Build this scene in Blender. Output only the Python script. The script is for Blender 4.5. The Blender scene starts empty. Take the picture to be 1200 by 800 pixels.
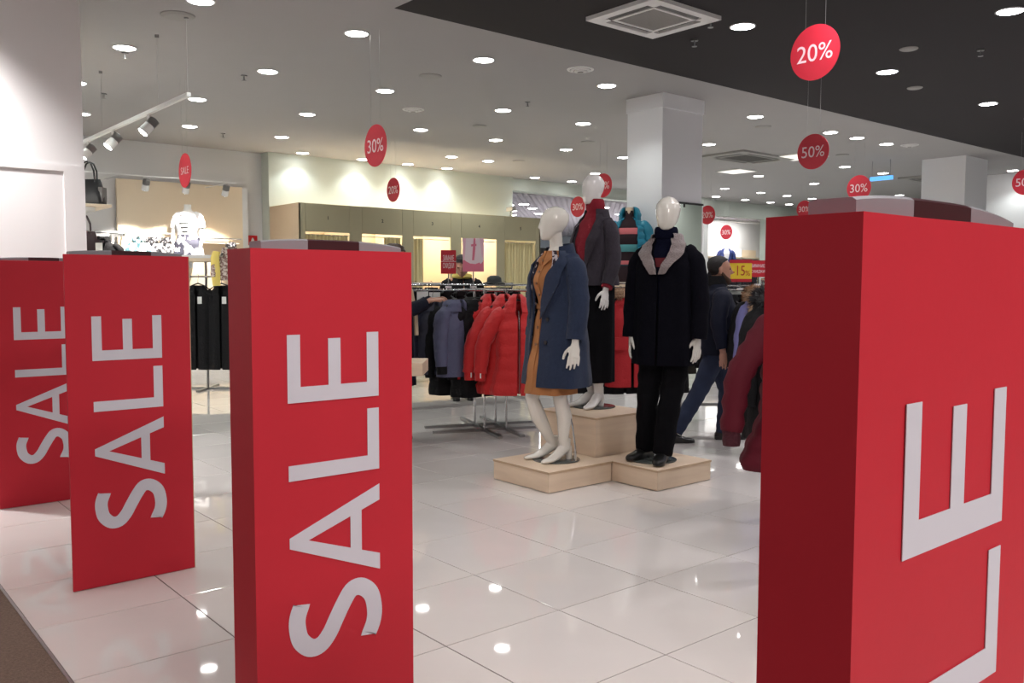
import bpy, bmesh, math, random
from mathutils import Vector, Matrix, noise

random.seed(7)
PI = math.pi
scene = bpy.context.scene
col = scene.collection

# ------------------------------------------------------------------ camera, world, light, exposure
cam_data = bpy.data.cameras.new('camera')
cam_data.sensor_width = 36.0
cam_data.lens = 1032.86 / 1200 * 36
cam_data.clip_end = 200
cam = bpy.data.objects.new('camera', cam_data)
col.objects.link(cam)
_r = Vector((0.76717855, -0.64142934, 0.00234002))
_u = Vector((0.03993391, 0.05140317, 0.99787925))
_f = Vector((0.64018931, 0.76545811, -0.06505019))
cam.matrix_world = Matrix(((_r.x, _u.x, -_f.x, 0), (_r.y, _u.y, -_f.y, 0), (_r.z, _u.z, -_f.z, 1.412), (0, 0, 0, 1)))
scene.camera = cam

world = bpy.data.worlds.new('world')
scene.world = world
world.use_nodes = True
world.node_tree.nodes['Background'].inputs[0].default_value = (0.9, 0.92, 1.0, 1)
world.node_tree.nodes['Background'].inputs[1].default_value = 0.12

scene.view_settings.view_transform = 'Standard'
scene.view_settings.look = 'None'
scene.view_settings.gamma = 1.0
scene.view_settings.use_curve_mapping = False
scene.view_settings.exposure = 0.55

DOWNLIGHT = 16.0          # emission of one ceiling downlight diffuser
BEAM = 34.0               # watts of the beam under each downlight


def area_light(name, loc, size, power, color, rot=(0, 0, 0), sizey=None):
    d = bpy.data.lights.new(name, 'AREA')
    d.energy = power
    d.color = color
    d.size = size
    if sizey:
        d.shape = 'RECTANGLE'
        d.size_y = sizey
    o = bpy.data.objects.new(name, d)
    o.location = loc
    o.rotation_euler = rot
    col.objects.link(o)
    return o


# unseen mall corridor lamps; the last two are added to brighten the gate fronts
for i, (lx, ly, lp) in enumerate(((-2.6, -2.0, 30), (-2.2, 2.4, 22), (-2.2, 6.2, 30), (1.4, -2.6, 120), (1.25, 1.0, 28))):
    area_light('mall_and_fill_lamp', (lx, ly, 3.75), 1.2, lp, (1.0, 0.88, 0.86))


# ------------------------------------------------------------------ materials
def mat(name, color, rough=0.6, metal=0.0, bump=0.0, bscale=200.0, var=0.0, vscale=6.0, emit=0.0, coat=0.0, sheen=0.0, spec=None, per_object=0.0):
    m = bpy.data.materials.new(name)
    m.use_nodes = True
    nt = m.node_tree
    b = nt.nodes['Principled BSDF']
    c = (*color, 1)
    b.inputs['Base Color'].default_value = c
    b.inputs['Roughness'].default_value = rough
    b.inputs['Metallic'].default_value = metal
    if coat:
        b.inputs['Coat Weight'].default_value = coat
        b.inputs['Coat Roughness'].default_value = 0.05
    if sheen:
        b.inputs['Sheen Weight'].default_value = sheen
        b.inputs['Sheen Roughness'].default_value = 0.5
    if spec is not None:
        b.inputs['Specular IOR Level'].default_value = spec
    if emit:
        b.inputs['Emission Color'].default_value = c
        b.inputs['Emission Strength'].default_value = emit
    if var or bump:
        tc = nt.nodes.new('ShaderNodeTexCoord')
    if var:
        n = nt.nodes.new('ShaderNodeTexNoise')
        n.inputs['Scale'].default_value = vscale
        n.inputs['Detail'].default_value = 4
        nt.links.new(tc.outputs['Object'], n.inputs['Vector'])
        mx = nt.nodes.new('ShaderNodeMix')
        mx.data_type = 'RGBA'
        mx.inputs['A'].default_value = tuple(max(0, x * (1 - var)) for x in color) + (1,)
        mx.inputs['B'].default_value = tuple(min(1, x * (1 + var)) for x in color) + (1,)
        nt.links.new(n.outputs['Fac'], mx.inputs['Factor'])
        out = mx.outputs['Result']
        if per_object:
            oi = nt.nodes.new('ShaderNodeObjectInfo')
            hs = nt.nodes.new('ShaderNodeHueSaturation')
            mr = nt.nodes.new('ShaderNodeMapRange')
            mr.inputs['To Min'].default_value = 1 - per_object
            mr.inputs['To Max'].default_value = 1 + per_object
            nt.links.new(oi.outputs['Random'], mr.inputs['Value'])
            nt.links.new(mr.outputs['Result'], hs.inputs['Value'])
            nt.links.new(out, hs.inputs['Color'])
            out = hs.outputs['Color']
        nt.links.new(out, b.inputs['Base Color'])
    if bump:
        n2 = nt.nodes.new('ShaderNodeTexNoise')
        n2.inputs['Scale'].default_value = bscale
        n2.inputs['Detail'].default_value = 3
        nt.links.new(tc.outputs['Object'], n2.inputs['Vector'])
        bp = nt.nodes.new('ShaderNodeBump')
        bp.inputs['Strength'].default_value = bump
        bp.inputs['Distance'].default_value = 0.01
        nt.links.new(n2.outputs['Fac'], bp.inputs['Height'])
        nt.links.new(bp.outputs['Normal'], b.inputs['Normal'])
    return m


def wood(name, c1, c2, scale=3.0, rough=0.5):
    m = bpy.data.materials.new(name)
    m.use_nodes = True
    nt = m.node_tree
    b = nt.nodes['Principled BSDF']
    b.inputs['Roughness'].default_value = rough
    tc = nt.nodes.new('ShaderNodeTexCoord')
    mp = nt.nodes.new('ShaderNodeMapping')
    mp.inputs['Scale'].default_value = (1, 1, 9)
    n = nt.nodes.new('ShaderNodeTexNoise')
    n.inputs['Scale'].default_value = scale
    n.inputs['Detail'].default_value = 6
    nt.links.new(tc.outputs['Object'], mp.inputs['Vector'])
    nt.links.new(mp.outputs['Vector'], n.inputs['Vector'])
    r = nt.nodes.new('ShaderNodeValToRGB')
    r.color_ramp.elements[0].position = 0.3
    r.color_ramp.elements[1].position = 0.7
    r.color_ramp.elements[0].color = (*c1, 1)
    r.color_ramp.elements[1].color = (*c2, 1)
    nt.links.new(n.outputs['Fac'], r.inputs['Fac'])
    nt.links.new(r.outputs['Color'], b.inputs['Base Color'])
    return m


def stripes(name, c1, c2, scale, axis='Z'):
    """two-colour noise print"""
    m = bpy.data.materials.new(name)
    m.use_nodes = True
    nt = m.node_tree
    b = nt.nodes['Principled BSDF']
    b.inputs['Roughness'].default_value = 0.8
    tc = nt.nodes.new('ShaderNodeTexCoord')
    n = nt.nodes.new('ShaderNodeTexNoise')
    n.inputs['Scale'].default_value = scale
    n.inputs['Detail'].default_value = 2
    nt.links.new(tc.outputs['Object'], n.inputs['Vector'])
    r = nt.nodes.new('ShaderNodeValToRGB')
    r.color_ramp.interpolation = 'CONSTANT'
    r.color_ramp.elements[0].color = (*c1, 1)
    r.color_ramp.elements[1].position = 0.52
    r.color_ramp.elements[1].color = (*c2, 1)
    nt.links.new(n.outputs['Fac'], r.inputs['Fac'])
    nt.links.new(r.outputs['Color'], b.inputs['Base Color'])
    return m


MT = dict(
    tile=mat('glossy_beige_tile', (0.69, 0.655, 0.625), 0.035, var=0.05, vscale=3.0, per_object=0.04, spec=0.55),
    grout=mat('grey_grout', (0.05, 0.047, 0.045), 0.9),
    carpet=mat('brown_carpet', (0.20, 0.135, 0.10), 1.0, bump=1.0, bscale=260, var=0.55, vscale=90),
    ceil=mat('ceiling_paint', (0.37, 0.362, 0.36), 0.95, var=0.02, vscale=2),
    black_ceil=mat('black_ceiling_paint', (0.0125, 0.0095, 0.0115), 0.85, var=0.1, vscale=2),
    wall=mat('white_wall_paint', (0.74, 0.735, 0.735), 0.9),
    cream_wall=mat('cream_wall_paint', (0.54, 0.585, 0.54), 0.9),
    pillar=mat('white_pillar_paint', (0.82, 0.80, 0.79), 0.75),
    colpaint=mat('column_paint', (0.80, 0.80, 0.82), 0.85),
    grid=mat('grid_ceiling', (0.60, 0.57, 0.62), 0.9),
    farwall=mat('pale_blue_wall', (0.72, 0.80, 0.86), 0.9),
    red=mat('red_cardboard', (0.56, 0.021, 0.038), 0.6, spec=0.3, bump=0.03, bscale=60, var=0.05, vscale=5),
    letter=mat('pale_lettering', (0.66, 0.67, 0.73), 0.5),
    cardedge=mat('raw_cardboard_edge', (0.55, 0.38, 0.25), 0.9),
    antenna=mat('grey_plastic', (0.27, 0.28, 0.30), 0.35),
    badge=mat('dark_maroon_plastic', (0.05, 0.014, 0.018), 0.3),
    disc=mat('red_disc_card', (0.60, 0.022, 0.045), 0.5),
    disctext=mat('pink_white_print', (0.86, 0.70, 0.72), 0.5),
    metal=mat('chrome_steel', (0.62, 0.63, 0.64), 0.22, metal=1.0),
    steel=mat('brushed_steel', (0.35, 0.35, 0.35), 0.4, metal=1.0),
    whiteplastic=mat('white_plastic', (0.78, 0.78, 0.77), 0.45),
    greyplate=mat('grey_plate', (0.33, 0.325, 0.31), 0.7),
    dark=mat('dark_plastic', (0.02, 0.02, 0.022), 0.5),
    grille=mat('grey_grille', (0.13, 0.13, 0.125), 0.6),
    lamp=mat('lamp_diffuser', (1.0, 0.985, 0.96), 0.5, emit=DOWNLIGHT),
    lampcool=mat('cool_lamp_diffuser', (0.90, 0.92, 1.0), 0.5, emit=DOWNLIGHT),
    lampspot=mat('spot_lens', (1.0, 0.97, 0.9), 0.5, emit=30),
    lamppanel=mat('lamp_panel', (1.0, 0.98, 0.92), 0.5, emit=0.45),
    bluesign=mat('lit_blue_sign', (0.12, 0.42, 0.9), 0.5, emit=0.8),
    ply=wood('birch_plywood', (0.66, 0.51, 0.37), (0.76, 0.61, 0.45), 2.2),
    plyedge=wood('plywood_edge', (0.46, 0.32, 0.20), (0.56, 0.41, 0.27), 6),
    panelwood=mat('beige_panel', (0.80, 0.67, 0.50), 0.6, var=0.04, vscale=3),
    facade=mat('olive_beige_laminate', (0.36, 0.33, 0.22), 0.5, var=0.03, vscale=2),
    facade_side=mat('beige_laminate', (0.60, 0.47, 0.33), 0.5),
    booth=mat('booth_wall', (0.74, 0.61, 0.44), 0.7),
    curtain=mat('cream_curtain', (0.66, 0.58, 0.34), 0.9, bump=0.3, bscale=90),
    skin_m=mat('mannequin_gloss_white', (0.74, 0.72, 0.65), 0.16, coat=0.8),
    skin_w=mat('mannequin_cool_white', (0.80, 0.79, 0.76), 0.3, coat=0.3),
    navy=mat('navy_wool', (0.022, 0.033, 0.066), 0.95, bump=0.5, bscale=160, var=0.22, vscale=45, sheen=0.1, spec=0.2),
    charcoal=mat('charcoal_wool', (0.042, 0.036, 0.046), 0.95, bump=0.5, bscale=160, var=0.2, vscale=45, sheen=0.05, spec=0.2),
    black=mat('black_wool', (0.0035, 0.0035, 0.0065), 0.95, bump=0.5, bscale=120, var=0.2, vscale=30, spec=0.08),
    blacktrouser=mat('black_trouser', (0.0045, 0.0045, 0.006), 0.9, bump=0.3, bscale=60, spec=0.1),
    dresstan=mat('tan_suede', (0.40, 0.165, 0.055), 0.9, bump=0.3, bscale=60, var=0.12, vscale=12),
    deepred=mat('deep_red_knit', (0.11, 0.005, 0.010), 0.9),
    redknit=mat('red_knit', (0.24, 0.005, 0.018), 0.9, bump=0.6, bscale=120),
    navyknit=mat('navy_knit', (0.004, 0.005, 0.016), 0.95, spec=0.08, bump=0.6, bscale=120),
    greyfur=mat('grey_fur', (0.225, 0.185, 0.18), 0.95, bump=1.0, bscale=90, var=0.3, vscale=35, sheen=0.4),
    shoe=mat('black_leather', (0.010, 0.010, 0.010), 0.28),
    glass=mat('smoked_glass_plate', (0.075, 0.085, 0.08), 0.06, spec=0.7),
    redjacket=mat('red_puffer_fabric', (0.62, 0.012, 0.014), 0.6, bump=0.7, bscale=45, sheen=0.2),
    redparka=mat('red_parka_cotton', (0.42, 0.012, 0.018), 0.8, bump=0.4, bscale=50),
    bluejacket=mat('slate_blue_nylon', (0.095, 0.102, 0.175), 0.6, spec=0.3, bump=0.8, bscale=35),
    slatedark=mat('dark_slate_nylon', (0.030, 0.034, 0.060), 0.5, bump=0.8, bscale=35),
    blackjacket=mat('black_nylon', (0.0055, 0.0056, 0.0068), 0.7, bump=0.7, bscale=40, spec=0.2),
    darkbrown=mat('brown_black_wool', (0.009, 0.006, 0.0065), 0.95, bump=0.5, bscale=100, spec=0.1),
    greendark=mat('green_black_nylon', (0.012, 0.015, 0.016), 0.55, bump=0.6, bscale=40),
    olive=mat('dark_olive_wool', (0.030, 0.027, 0.020), 0.95, bump=0.6, bscale=80, var=0.3, vscale=30),
    burgundy=mat('burgundy_nylon', (0.085, 0.004, 0.012), 0.65, bump=0.3, bscale=30, spec=0.2),
    burgundydark=mat('dark_burgundy_rib', (0.05, 0.005, 0.012), 0.9, bump=0.8, bscale=120),
    lavender=mat('lavender_cotton', (0.20, 0.20, 0.46), 0.8, bump=0.3, bscale=40),
    beigefur=mat('beige_fur', (0.42, 0.29, 0.19), 1.0, var=0.35, vscale=30),
    brownfur=mat('ginger_fur', (0.30, 0.125, 0.045), 1.0, var=0.35, vscale=30),
    blackfur=mat('black_silver_fur', (0.05, 0.05, 0.055), 0.9, var=0.8, vscale=22),
    teal=mat('turquoise_nylon', (0.010, 0.215, 0.32), 0.45, bump=0.3, bscale=40),
    tealdark=mat('dark_teal_lining', (0.015, 0.04, 0.055), 0.8),
    pinkknit=mat('pink_knit', (0.62, 0.16, 0.17), 0.9),
    tealknit=mat('pale_teal_knit', (0.09, 0.33, 0.35), 0.9),
    plumknit=mat('plum_black_knit', (0.022, 0.008, 0.012), 0.9),
    denim=mat('blue_denim', (0.014, 0.024, 0.060), 0.85, bump=0.5, bscale=150, var=0.5, vscale=7),
    navyjacket=mat('navy_nylon', (0.0055, 0.0075, 0.019), 0.7, bump=0.4, bscale=40, spec=0.2),
    skin=mat('skin', (0.50, 0.26, 0.18), 0.5, var=0.08, vscale=20),
    hair=mat('black_hair', (0.010, 0.008, 0.007), 0.6, bump=0.6, bscale=150),
    brownhair=mat('brown_hair', (0.055, 0.028, 0.015), 0.55, bump=0.6, bscale=150),
    beard=mat('brown_beard', (0.07, 0.035, 0.02), 0.9, bump=0.8, bscale=200),
    eye=mat('eye', (0.03, 0.02, 0.015), 0.2),
    cream=mat('cream_wool', (0.55, 0.44, 0.30), 0.95, bump=0.4, bscale=80),
    yellow=mat('yellow_card', (0.85, 0.62, 0.03), 0.5),
    signred=mat('red_sign_card', (0.50, 0.010, 0.025), 0.4),
    signtext=mat('white_sign_print', (0.80, 0.76, 0.78), 0.5),
    redprint=mat('dark_red_print', (0.45, 0.03, 0.01), 0.5),
    pinkposter=mat('pink_poster', (0.72, 0.20, 0.30), 0.3),
    palepink=mat('pale_pink_print', (0.86, 0.58, 0.70), 0.3),
    posterwhite=mat('poster_white', (0.86, 0.76, 0.80), 0.3),
    paper=mat('white_paper', (0.80, 0.82, 0.80), 0.7),
    leather=mat('black_bag_leather', (0.012, 0.013, 0.015), 0.32, bump=0.1, bscale=30),
    leathergrey=mat('grey_bag_leather', (0.10, 0.10, 0.095), 0.35),
    wine=mat('wine_bag_leather', (0.030, 0.010, 0.014), 0.35),
    mirror=mat('mirror_glass', (0.80, 0.86, 0.80), 0.01, metal=1.0),
    suitblue=mat('blue_suit_wool', (0.030, 0.050, 0.20), 0.8),
    shirt=mat('white_cotton', (0.80, 0.79, 0.80), 0.8, bump=0.2, bscale=50),
    greyprint=stripes('black_white_print', (0.03, 0.03, 0.05), (0.72, 0.70, 0.75), 9),
    aquaprint=stripes('aqua_print', (0.10, 0.22, 0.26), (0.70, 0.78, 0.78), 16),
    darkprint=stripes('dark_print', (0.02, 0.02, 0.025), (0.35, 0.33, 0.34), 18),
    scarfprint=stripes('floral_scarf_print', (0.02, 0.01, 0.02), (0.45, 0.40, 0.42), 30),
    beigeprint=stripes('beige_knit_print', (0.22, 0.13, 0.11), (0.60, 0.52, 0.46), 40),
    yellowcloth=mat('yellow_cloth', (0.75, 0.60, 0.16), 0.9),
    button=mat('dark_button', (0.015, 0.012, 0.012), 0.35),
    tanbutton=mat('brown_button', (0.16, 0.06, 0.02), 0.35),
    extred=mat('red_safety_sign', (0.65, 0.010, 0.015), 0.4),
    wire=mat('steel_wire', (0.45, 0.45, 0.45), 0.4, metal=0.8),
)


# ------------------------------------------------------------------ mesh builder
class MB:
    def __init__(self):
        self.v, self.f = [], []

    def add(self, verts, faces):
        n = len(self.v)
        self.v += [tuple(p) for p in verts]
        self.f += [tuple(i + n for i in f) for f in faces]
        return self

    def box(self, a, b):
        x0, y0, z0 = a
        x1, y1, z1 = b
        return self.add([(x0, y0, z0), (x1, y0, z0), (x1, y1, z0), (x0, y1, z0), (x0, y0, z1), (x1, y0, z1), (x1, y1, z1), (x0, y1, z1)],
                        [(0, 3, 2, 1), (4, 5, 6, 7), (0, 1, 5, 4), (1, 2, 6, 5), (2, 3, 7, 6), (3, 0, 4, 7)])

    def loft(self, rings, cap=True, closed=True):
        n = len(rings[0])
        vs, fs = [], []
        for r in rings:
            vs += list(r)
        for k in range(len(rings) - 1):
            for i in range(n if closed else n - 1):
                j = (i + 1) % n
                fs.append((k * n + i, k * n + j, (k + 1) * n + j, (k + 1) * n + i))
        if cap:
            fs.append(tuple(range(n - 1, -1, -1)))
            fs.append(tuple(range((len(rings) - 1) * n, len(rings) * n)))
        return self.add(vs, fs)

    def tube(self, path, rad, seg=10, side=None, cap=True):
        """path of points, rad = number or list of numbers / (ra, rb) pairs; side = direction of ra"""
        P = [Vector(p) for p in path]
        if not isinstance(rad, (list, tuple)):
            rad = [rad] * len(P)
        T = []
        for i in range(len(P)):
            t = P[min(i + 1, len(P) - 1)] - P[max(i - 1, 0)]
            T.append(t.normalized() if t.length > 1e-9 else Vector((0, 0, 1)))
        s = Vector(side) if side is not None else (Vector((1, 0, 0)) if abs(T[0].x) < 0.9 else Vector((0, 1, 0)))
        rings = []
        for p, t, r in zip(P, T, rad):
            a = s - t * s.dot(t)
            if a.length < 1e-6:
                a = Vector((0, 1, 0)) - t * t.y
            a.normalize()
            s = a
            b = t.cross(a)
            ra, rb = r if isinstance(r, (tuple, list)) else (r, r)
            rings.append([p + a * (ra * math.cos(2 * PI * i / seg)) + b * (rb * math.sin(2 * PI * i / seg)) for i in range(seg)])
        return self.loft(rings, cap)

    def ball(self, c, r, seg=12, rows=8):
        c = Vector(c)
        rx, ry, rz = r if isinstance(r, (tuple, list)) else (r, r, r)
        rings = []
        for k in range(rows + 1):
            a = PI * (0.02 + 0.96 * k / rows)
            rings.append([c + Vector((rx * math.sin(a) * math.cos(2 * PI * i / seg), ry * math.sin(a) * math.sin(2 * PI * i / seg), -rz * math.cos(a))) for i in range(seg)])
        return self.loft(rings)

    def disc(self, c, r, h, seg=24, axis='Z'):
        c = Vector(c)
        rings = []
        for k in (0, 1):
            ring = []
            for i in range(seg):
                a = 2 * PI * i / seg
                if axis == 'Z':
                    ring.append(c + Vector((r * math.cos(a), r * math.sin(a), h * k)))
                elif axis == 'X':
                    ring.append(c + Vector((h * k, r * math.cos(a), r * math.sin(a))))
                else:
                    ring.append(c + Vector((r * math.sin(a), h * k, r * math.cos(a))))
            rings.append(ring)
        return self.loft(rings)

    def prism(self, poly, mapf, d):
        """poly 2D outline, mapf(p, q, depth) -> 3D"""
        n = len(poly)
        vs = [mapf(p, q, 0) for p, q in poly] + [mapf(p, q, d) for p, q in poly]
        fs = [tuple(range(n - 1, -1, -1)), tuple(range(n, 2 * n))]
        fs += [(i, (i + 1) % n, n + (i + 1) % n, n + i) for i in range(n)]
        return self.add(vs, fs)

    def mesh(self, name, m=None, smooth=False, fix=True):
        me = bpy.data.meshes.new(name)
        me.from_pydata(self.v, [], self.f)
        if fix:
            bm = bmesh.new()
            bm.from_mesh(me)
            bmesh.ops.recalc_face_normals(bm, faces=bm.faces)
            bm.to_mesh(me)
            bm.free()
        if m:
            me.materials.append(MT[m] if isinstance(m, str) else m)
        if smooth:
            me.polygons.foreach_set('use_smooth', [True] * len(me.polygons))
        me.update()
        return me

    def build(self, name, m=None, parent=None, smooth=False, loc=None, fix=True):
        o = bpy.data.objects.new(name, self.mesh(name, m, smooth, fix))
        col.objects.link(o)
        if parent:
            o.parent = parent
        if loc:
            o.location = loc
        if smooth:
            mark_sharp(o.data)
        return o


def mark_sharp(me, angle=0.9):
    try:
        me.set_sharp_from_angle(angle=angle)
    except Exception:
        pass


def bevel(o, w=0.003, seg=1):
    """bevel baked into the mesh"""
    bm = bmesh.new()
    bm.from_mesh(o.data)
    bmesh.ops.bevel(bm, geom=[e for e in bm.edges if len(e.link_faces) == 2 and e.calc_face_angle(0) > 0.6], offset=w, segments=seg, affect='EDGES')
    bm.to_mesh(o.data)
    bm.free()
    return o


def tag(o, label, cat, group=None, kind=None):
    o['label'] = label
    o['category'] = cat
    if group:
        o['group'] = group
    if kind:
        o['kind'] = kind
    return o


def struct(o):
    o['kind'] = 'structure'
    return o


def thing(name, label, cat, loc=(0, 0, 0), rotz=0.0, group=None):
    o = bpy.data.objects.new(name, None)
    o.empty_display_size = 0.1
    col.objects.link(o)
    o.location = loc
    o.rotation_euler = (0, 0, rotz)
    return tag(o, label, cat, group)


def dup(root, label=None, loc=None, rotz=None, group=None, scale=None):
    r = root.copy()
    col.objects.link(r)
    if loc is not None:
        r.location = loc
    if rotz is not None:
        r.rotation_euler = (0, 0, rotz)
    if scale is not None:
        r.scale = scale
    if label:
        r['label'] = label
    if group:
        r['group'] = group
    for ch in list(root.children):
        c = ch.copy()
        col.objects.link(c)
        c.parent = r
        for g in list(ch.children):
            d = g.copy()
            col.objects.link(d)
            d.parent = c
    return r


def text_mesh(name, body, size, m, parent, M, width=None, bold=0.0, depth=0.0006, height=None):
    """flat print: text turned into a mesh; M places it (text lies in local XY, centred)"""
    cu = bpy.data.curves.new(name, 'FONT')
    cu.body = body
    cu.size = size
    cu.align_x = 'CENTER'
    cu.align_y = 'CENTER'
    cu.offset = bold
    cu.extrude = depth
    cu.resolution_u = 4
    tmp = bpy.data.objects.new('tmp', cu)
    col.objects.link(tmp)
    dg = bpy.context.evaluated_depsgraph_get()
    dg.update()
    me = bpy.data.meshes.new_from_object(tmp.evaluated_get(dg))
    bpy.data.objects.remove(tmp)
    bpy.data.curves.remove(cu)
    xs = [v.co.x for v in me.vertices]
    ys = [v.co.y for v in me.vertices]
    cx, cy = (min(xs) + max(xs)) / 2, (min(ys) + max(ys)) / 2
    sx = (width / (max(xs) - min(xs))) if width else 1.0
    sy = (height / (max(ys) - min(ys))) if height else sx
    for v in me.vertices:
        v.co = M @ Vector(((v.co.x - cx) * sx, (v.co.y - cy) * sy, v.co.z))
    me.name = name
    me.materials.clear()
    me.materials.append(MT[m])
    o = bpy.data.objects.new(name, me)
    col.objects.link(o)
    o.parent = parent
    return o


# text planes: facing -X (reads towards -Y), facing -Y (reads towards +X)
def face_minus_x(x, y, z):
    return Matrix.Translation((x, y, z)) @ Matrix(((0, 0, -1, 0), (-1, 0, 0, 0), (0, 1, 0, 0), (0, 0, 0, 1)))


def face_minus_y(x, y, z):
    return Matrix.Translation((x, y, z)) @ Matrix(((1, 0, 0, 0), (0, 0, -1, 0), (0, 1, 0, 0), (0, 0, 0, 1)))


# ------------------------------------------------------------------ setting: floor, walls, ceiling
H = 3.8
fl = MB().box((0.75, -6, -0.12), (34, 32, -0.003)).build('floor', 'grout')
struct(fl)
X0, Y0, S = 0.76, -4.0 + 0.342, 0.6
tile_me = None
mb = MB().box((0, 0, -0.02), (S - 0.005, S - 0.005, 0.0))
tile_o = bevel(mb.build('tile', 'tile', fl), 0.0012)
tile_me = tile_o.data
bpy.data.objects.remove(tile_o)


def in_view(x, y, pad=0.06):
    d = Vector((x, y, -1.412))
    z = d.dot(_f)
    if z < 0.8:
        return False
    px = d.dot(_r) / z * 1032.86 / 600
    py = d.dot(_u) / z * 1032.86 / 400
    return abs(px) < 1 + pad and -1 - pad < py < 1


cells = []
Yb = 2.741870 - 12 * S
for i in range(0, 45):
    for j in range(0, 48):
        x, y = X0 + i * S, Yb + j * S
        if x > 27 or y > 21:
            continue
        vis = any(in_view(x + a * S, y + b * S) for a in (0, .5, 1) for b in (0, .5, 1))
        cells.append((0 if vis else 1, math.hypot(x, y), x, y))
cells.sort()
rest = MB()
for k, (hid, d, x, y) in enumerate(cells):
    if k < 290 and not hid:
        o = bpy.data.objects.new('tile', tile_me)
        col.objects.link(o)
        o.parent = fl
        o.location = (x + 0.0025, y + 0.0025, random.uniform(-0.0003, 0.0003))
    else:
        rest.box((x + 0.0025, y + 0.0025, -0.02), (x + S - 0.0025, y + S - 0.0025, 0))
ro = rest.build('tile_field', 'tile', fl)
ro['kind'] = 'stuff'
struct(MB().box((-9, -10, -0.12), (0.748, 16, -0.001)).build('floor_carpet', 'carpet'))
struct(MB().box((0.7485, -6, -0.05), (0.7595, 7.6, 0.0005)).build('trim_threshold', 'steel'))

# ceiling: white part and the black-painted part over the front of the shop
struct(MB().box((0.2, 6.66, H), (34, 15.75, H + 0.2)).build('ceiling', 'ceil'))
struct(MB().box((0.2, -8, H), (4.233, 6.66, H + 0.2)).build('ceiling_front', 'ceil'))
struct(MB().box((4.233, -8, H - 0.004), (34, 6.66, H + 0.2)).build('ceiling_black', 'black_ceil'))
struct(MB().box((-9, -10, H), (0.2, 16, H + 0.2)).build('ceiling_mall', 'ceil'))
# far hall behind the beam
struct(MB().box((12.6, 15.75, 3.55), (34, 32, 3.75)).build('ceiling_hall', 'grid'))
hall = bpy.data.objects['ceiling_hall']
ribs = MB()
for i in range(60):
    ribs.box((12.8, 15.9 + i * 0.2, 3.515), (28, 15.9 + i * 0.2 + 0.03, 3.55))
for i in range(75):
    ribs.box((12.8 + i * 0.2, 15.9, 3.515), (12.8 + i * 0.2 + 0.03, 28, 3.55))
rb = ribs.build('grid_ribs', 'grid', hall)
rb['kind'] = 'stuff'

# storefront pillar on the left with its recessed panel
pil = struct(MB().box((-1.4, 7.62, 0), (1.932, 8.1, H)).build('wall_front', 'pillar'))
pn = MB()
pn.box((-1.3, 7.607, 2.285), (1.932, 7.62, 2.335))
pn.box((1.78, 7.607, 0), (1.932, 7.62, 2.285))
pn.build('panel_frame', 'pillar', pil)
struct(MB().box((1.6, 8.1, 0), (1.78, 15.6, H)).build('wall_side', 'wall'))
struct(MB().box((1.6, 15.6, 0), (7.0, 15.8, H)).build('wall_left', 'wall'))
struct(MB().box((7.0, 15.3, 0), (12.8, 15.8, H)).build('wall_back', 'cream_wall'))
struct(MB().box((12.8, 15.45, 3.53), (20.3, 15.75, H)).build('trim_beam', 'cream_wall'))
struct(MB().box((12.3, 29, 0), (34, 29.2, 3.55)).build('wall_hall', 'farwall'))
struct(MB().box((33.8, -6, 0), (34, 29, H)).build('wall_far', 'wall'))
struct(MB().box((11.0, 1.2, 0), (34, 1.4, H)).build('wall_right', 'cream_wall'))
struct(MB().box((0.8, -6.2, 0), (11.2, -6, H)).build('wall_near', 'cream_wall'))
struct(MB().box((11.0, -6, 0), (11.2, 1.2, H)).build('wall_return', 'cream_wall'))
# niche on the right of the back wall
struct(MB().box((20.3, 15.65, 3.38), (23.15, 15.9, H)).build('trim_niche_head', 'cream_wall'))
struct(MB().box((23.15, 15.65, 0), (26.5, 15.9, H)).build('wall_niche_right', 'cream_wall'))
struct(MB().box((20.1, 15.65, 0), (20.3, 17.7, H)).build('wall_niche_left', 'wall'))
struct(MB().box((20.1, 17.6, 0), (27, 17.75, 3.55)).build('wall_niche_back', 'wall'))
# columns
cl = struct(MB().box((8.6, 7.36, 0), (9.39, 7.95, H)).build('wall_column', 'colpaint'))
MB().box((8.585, 7.345, 3.62), (9.405, 7.965, H)).build('column_collar', 'colpaint', cl)
cr = struct(MB().box((16.95, 7.24, 0), (17.9, 8.05, H)).build('wall_column_right', 'colpaint'))
struct(MB().box((20.4, 7.3, 0), (21.2, 8.6, H)).build('wall_column_far', 'colpaint'))
# dark partition behind the fitting rooms
struct(MB().box((13.0, 16.6, 0), (15.2, 16.8, 2.32)).build('wall_partition', 'dark'))

# ------------------------------------------------------------------ sale covers on the security gates
cap = 0.312


def letter_polys():
    """outlines in letter space: p reads along the word, q rises from the baseline"""
    st, ar = 0.047, 0.042
    w = 0.204
    Ep = [(0, 0), (w, 0), (w, ar), (st, ar), (st, cap * .5 - ar / 2), (w * .93, cap * .5 - ar / 2), (w * .93, cap * .5 + ar / 2), (st, cap * .5 + ar / 2),
          (st, cap - ar), (w, cap - ar), (w, cap), (0, cap)]
    Lp = [(0, 0), (0.197, 0), (0.197, ar), (st, ar), (st, cap), (0, cap)]
    wa = 0.279
    return Ep, Lp, wa


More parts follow.
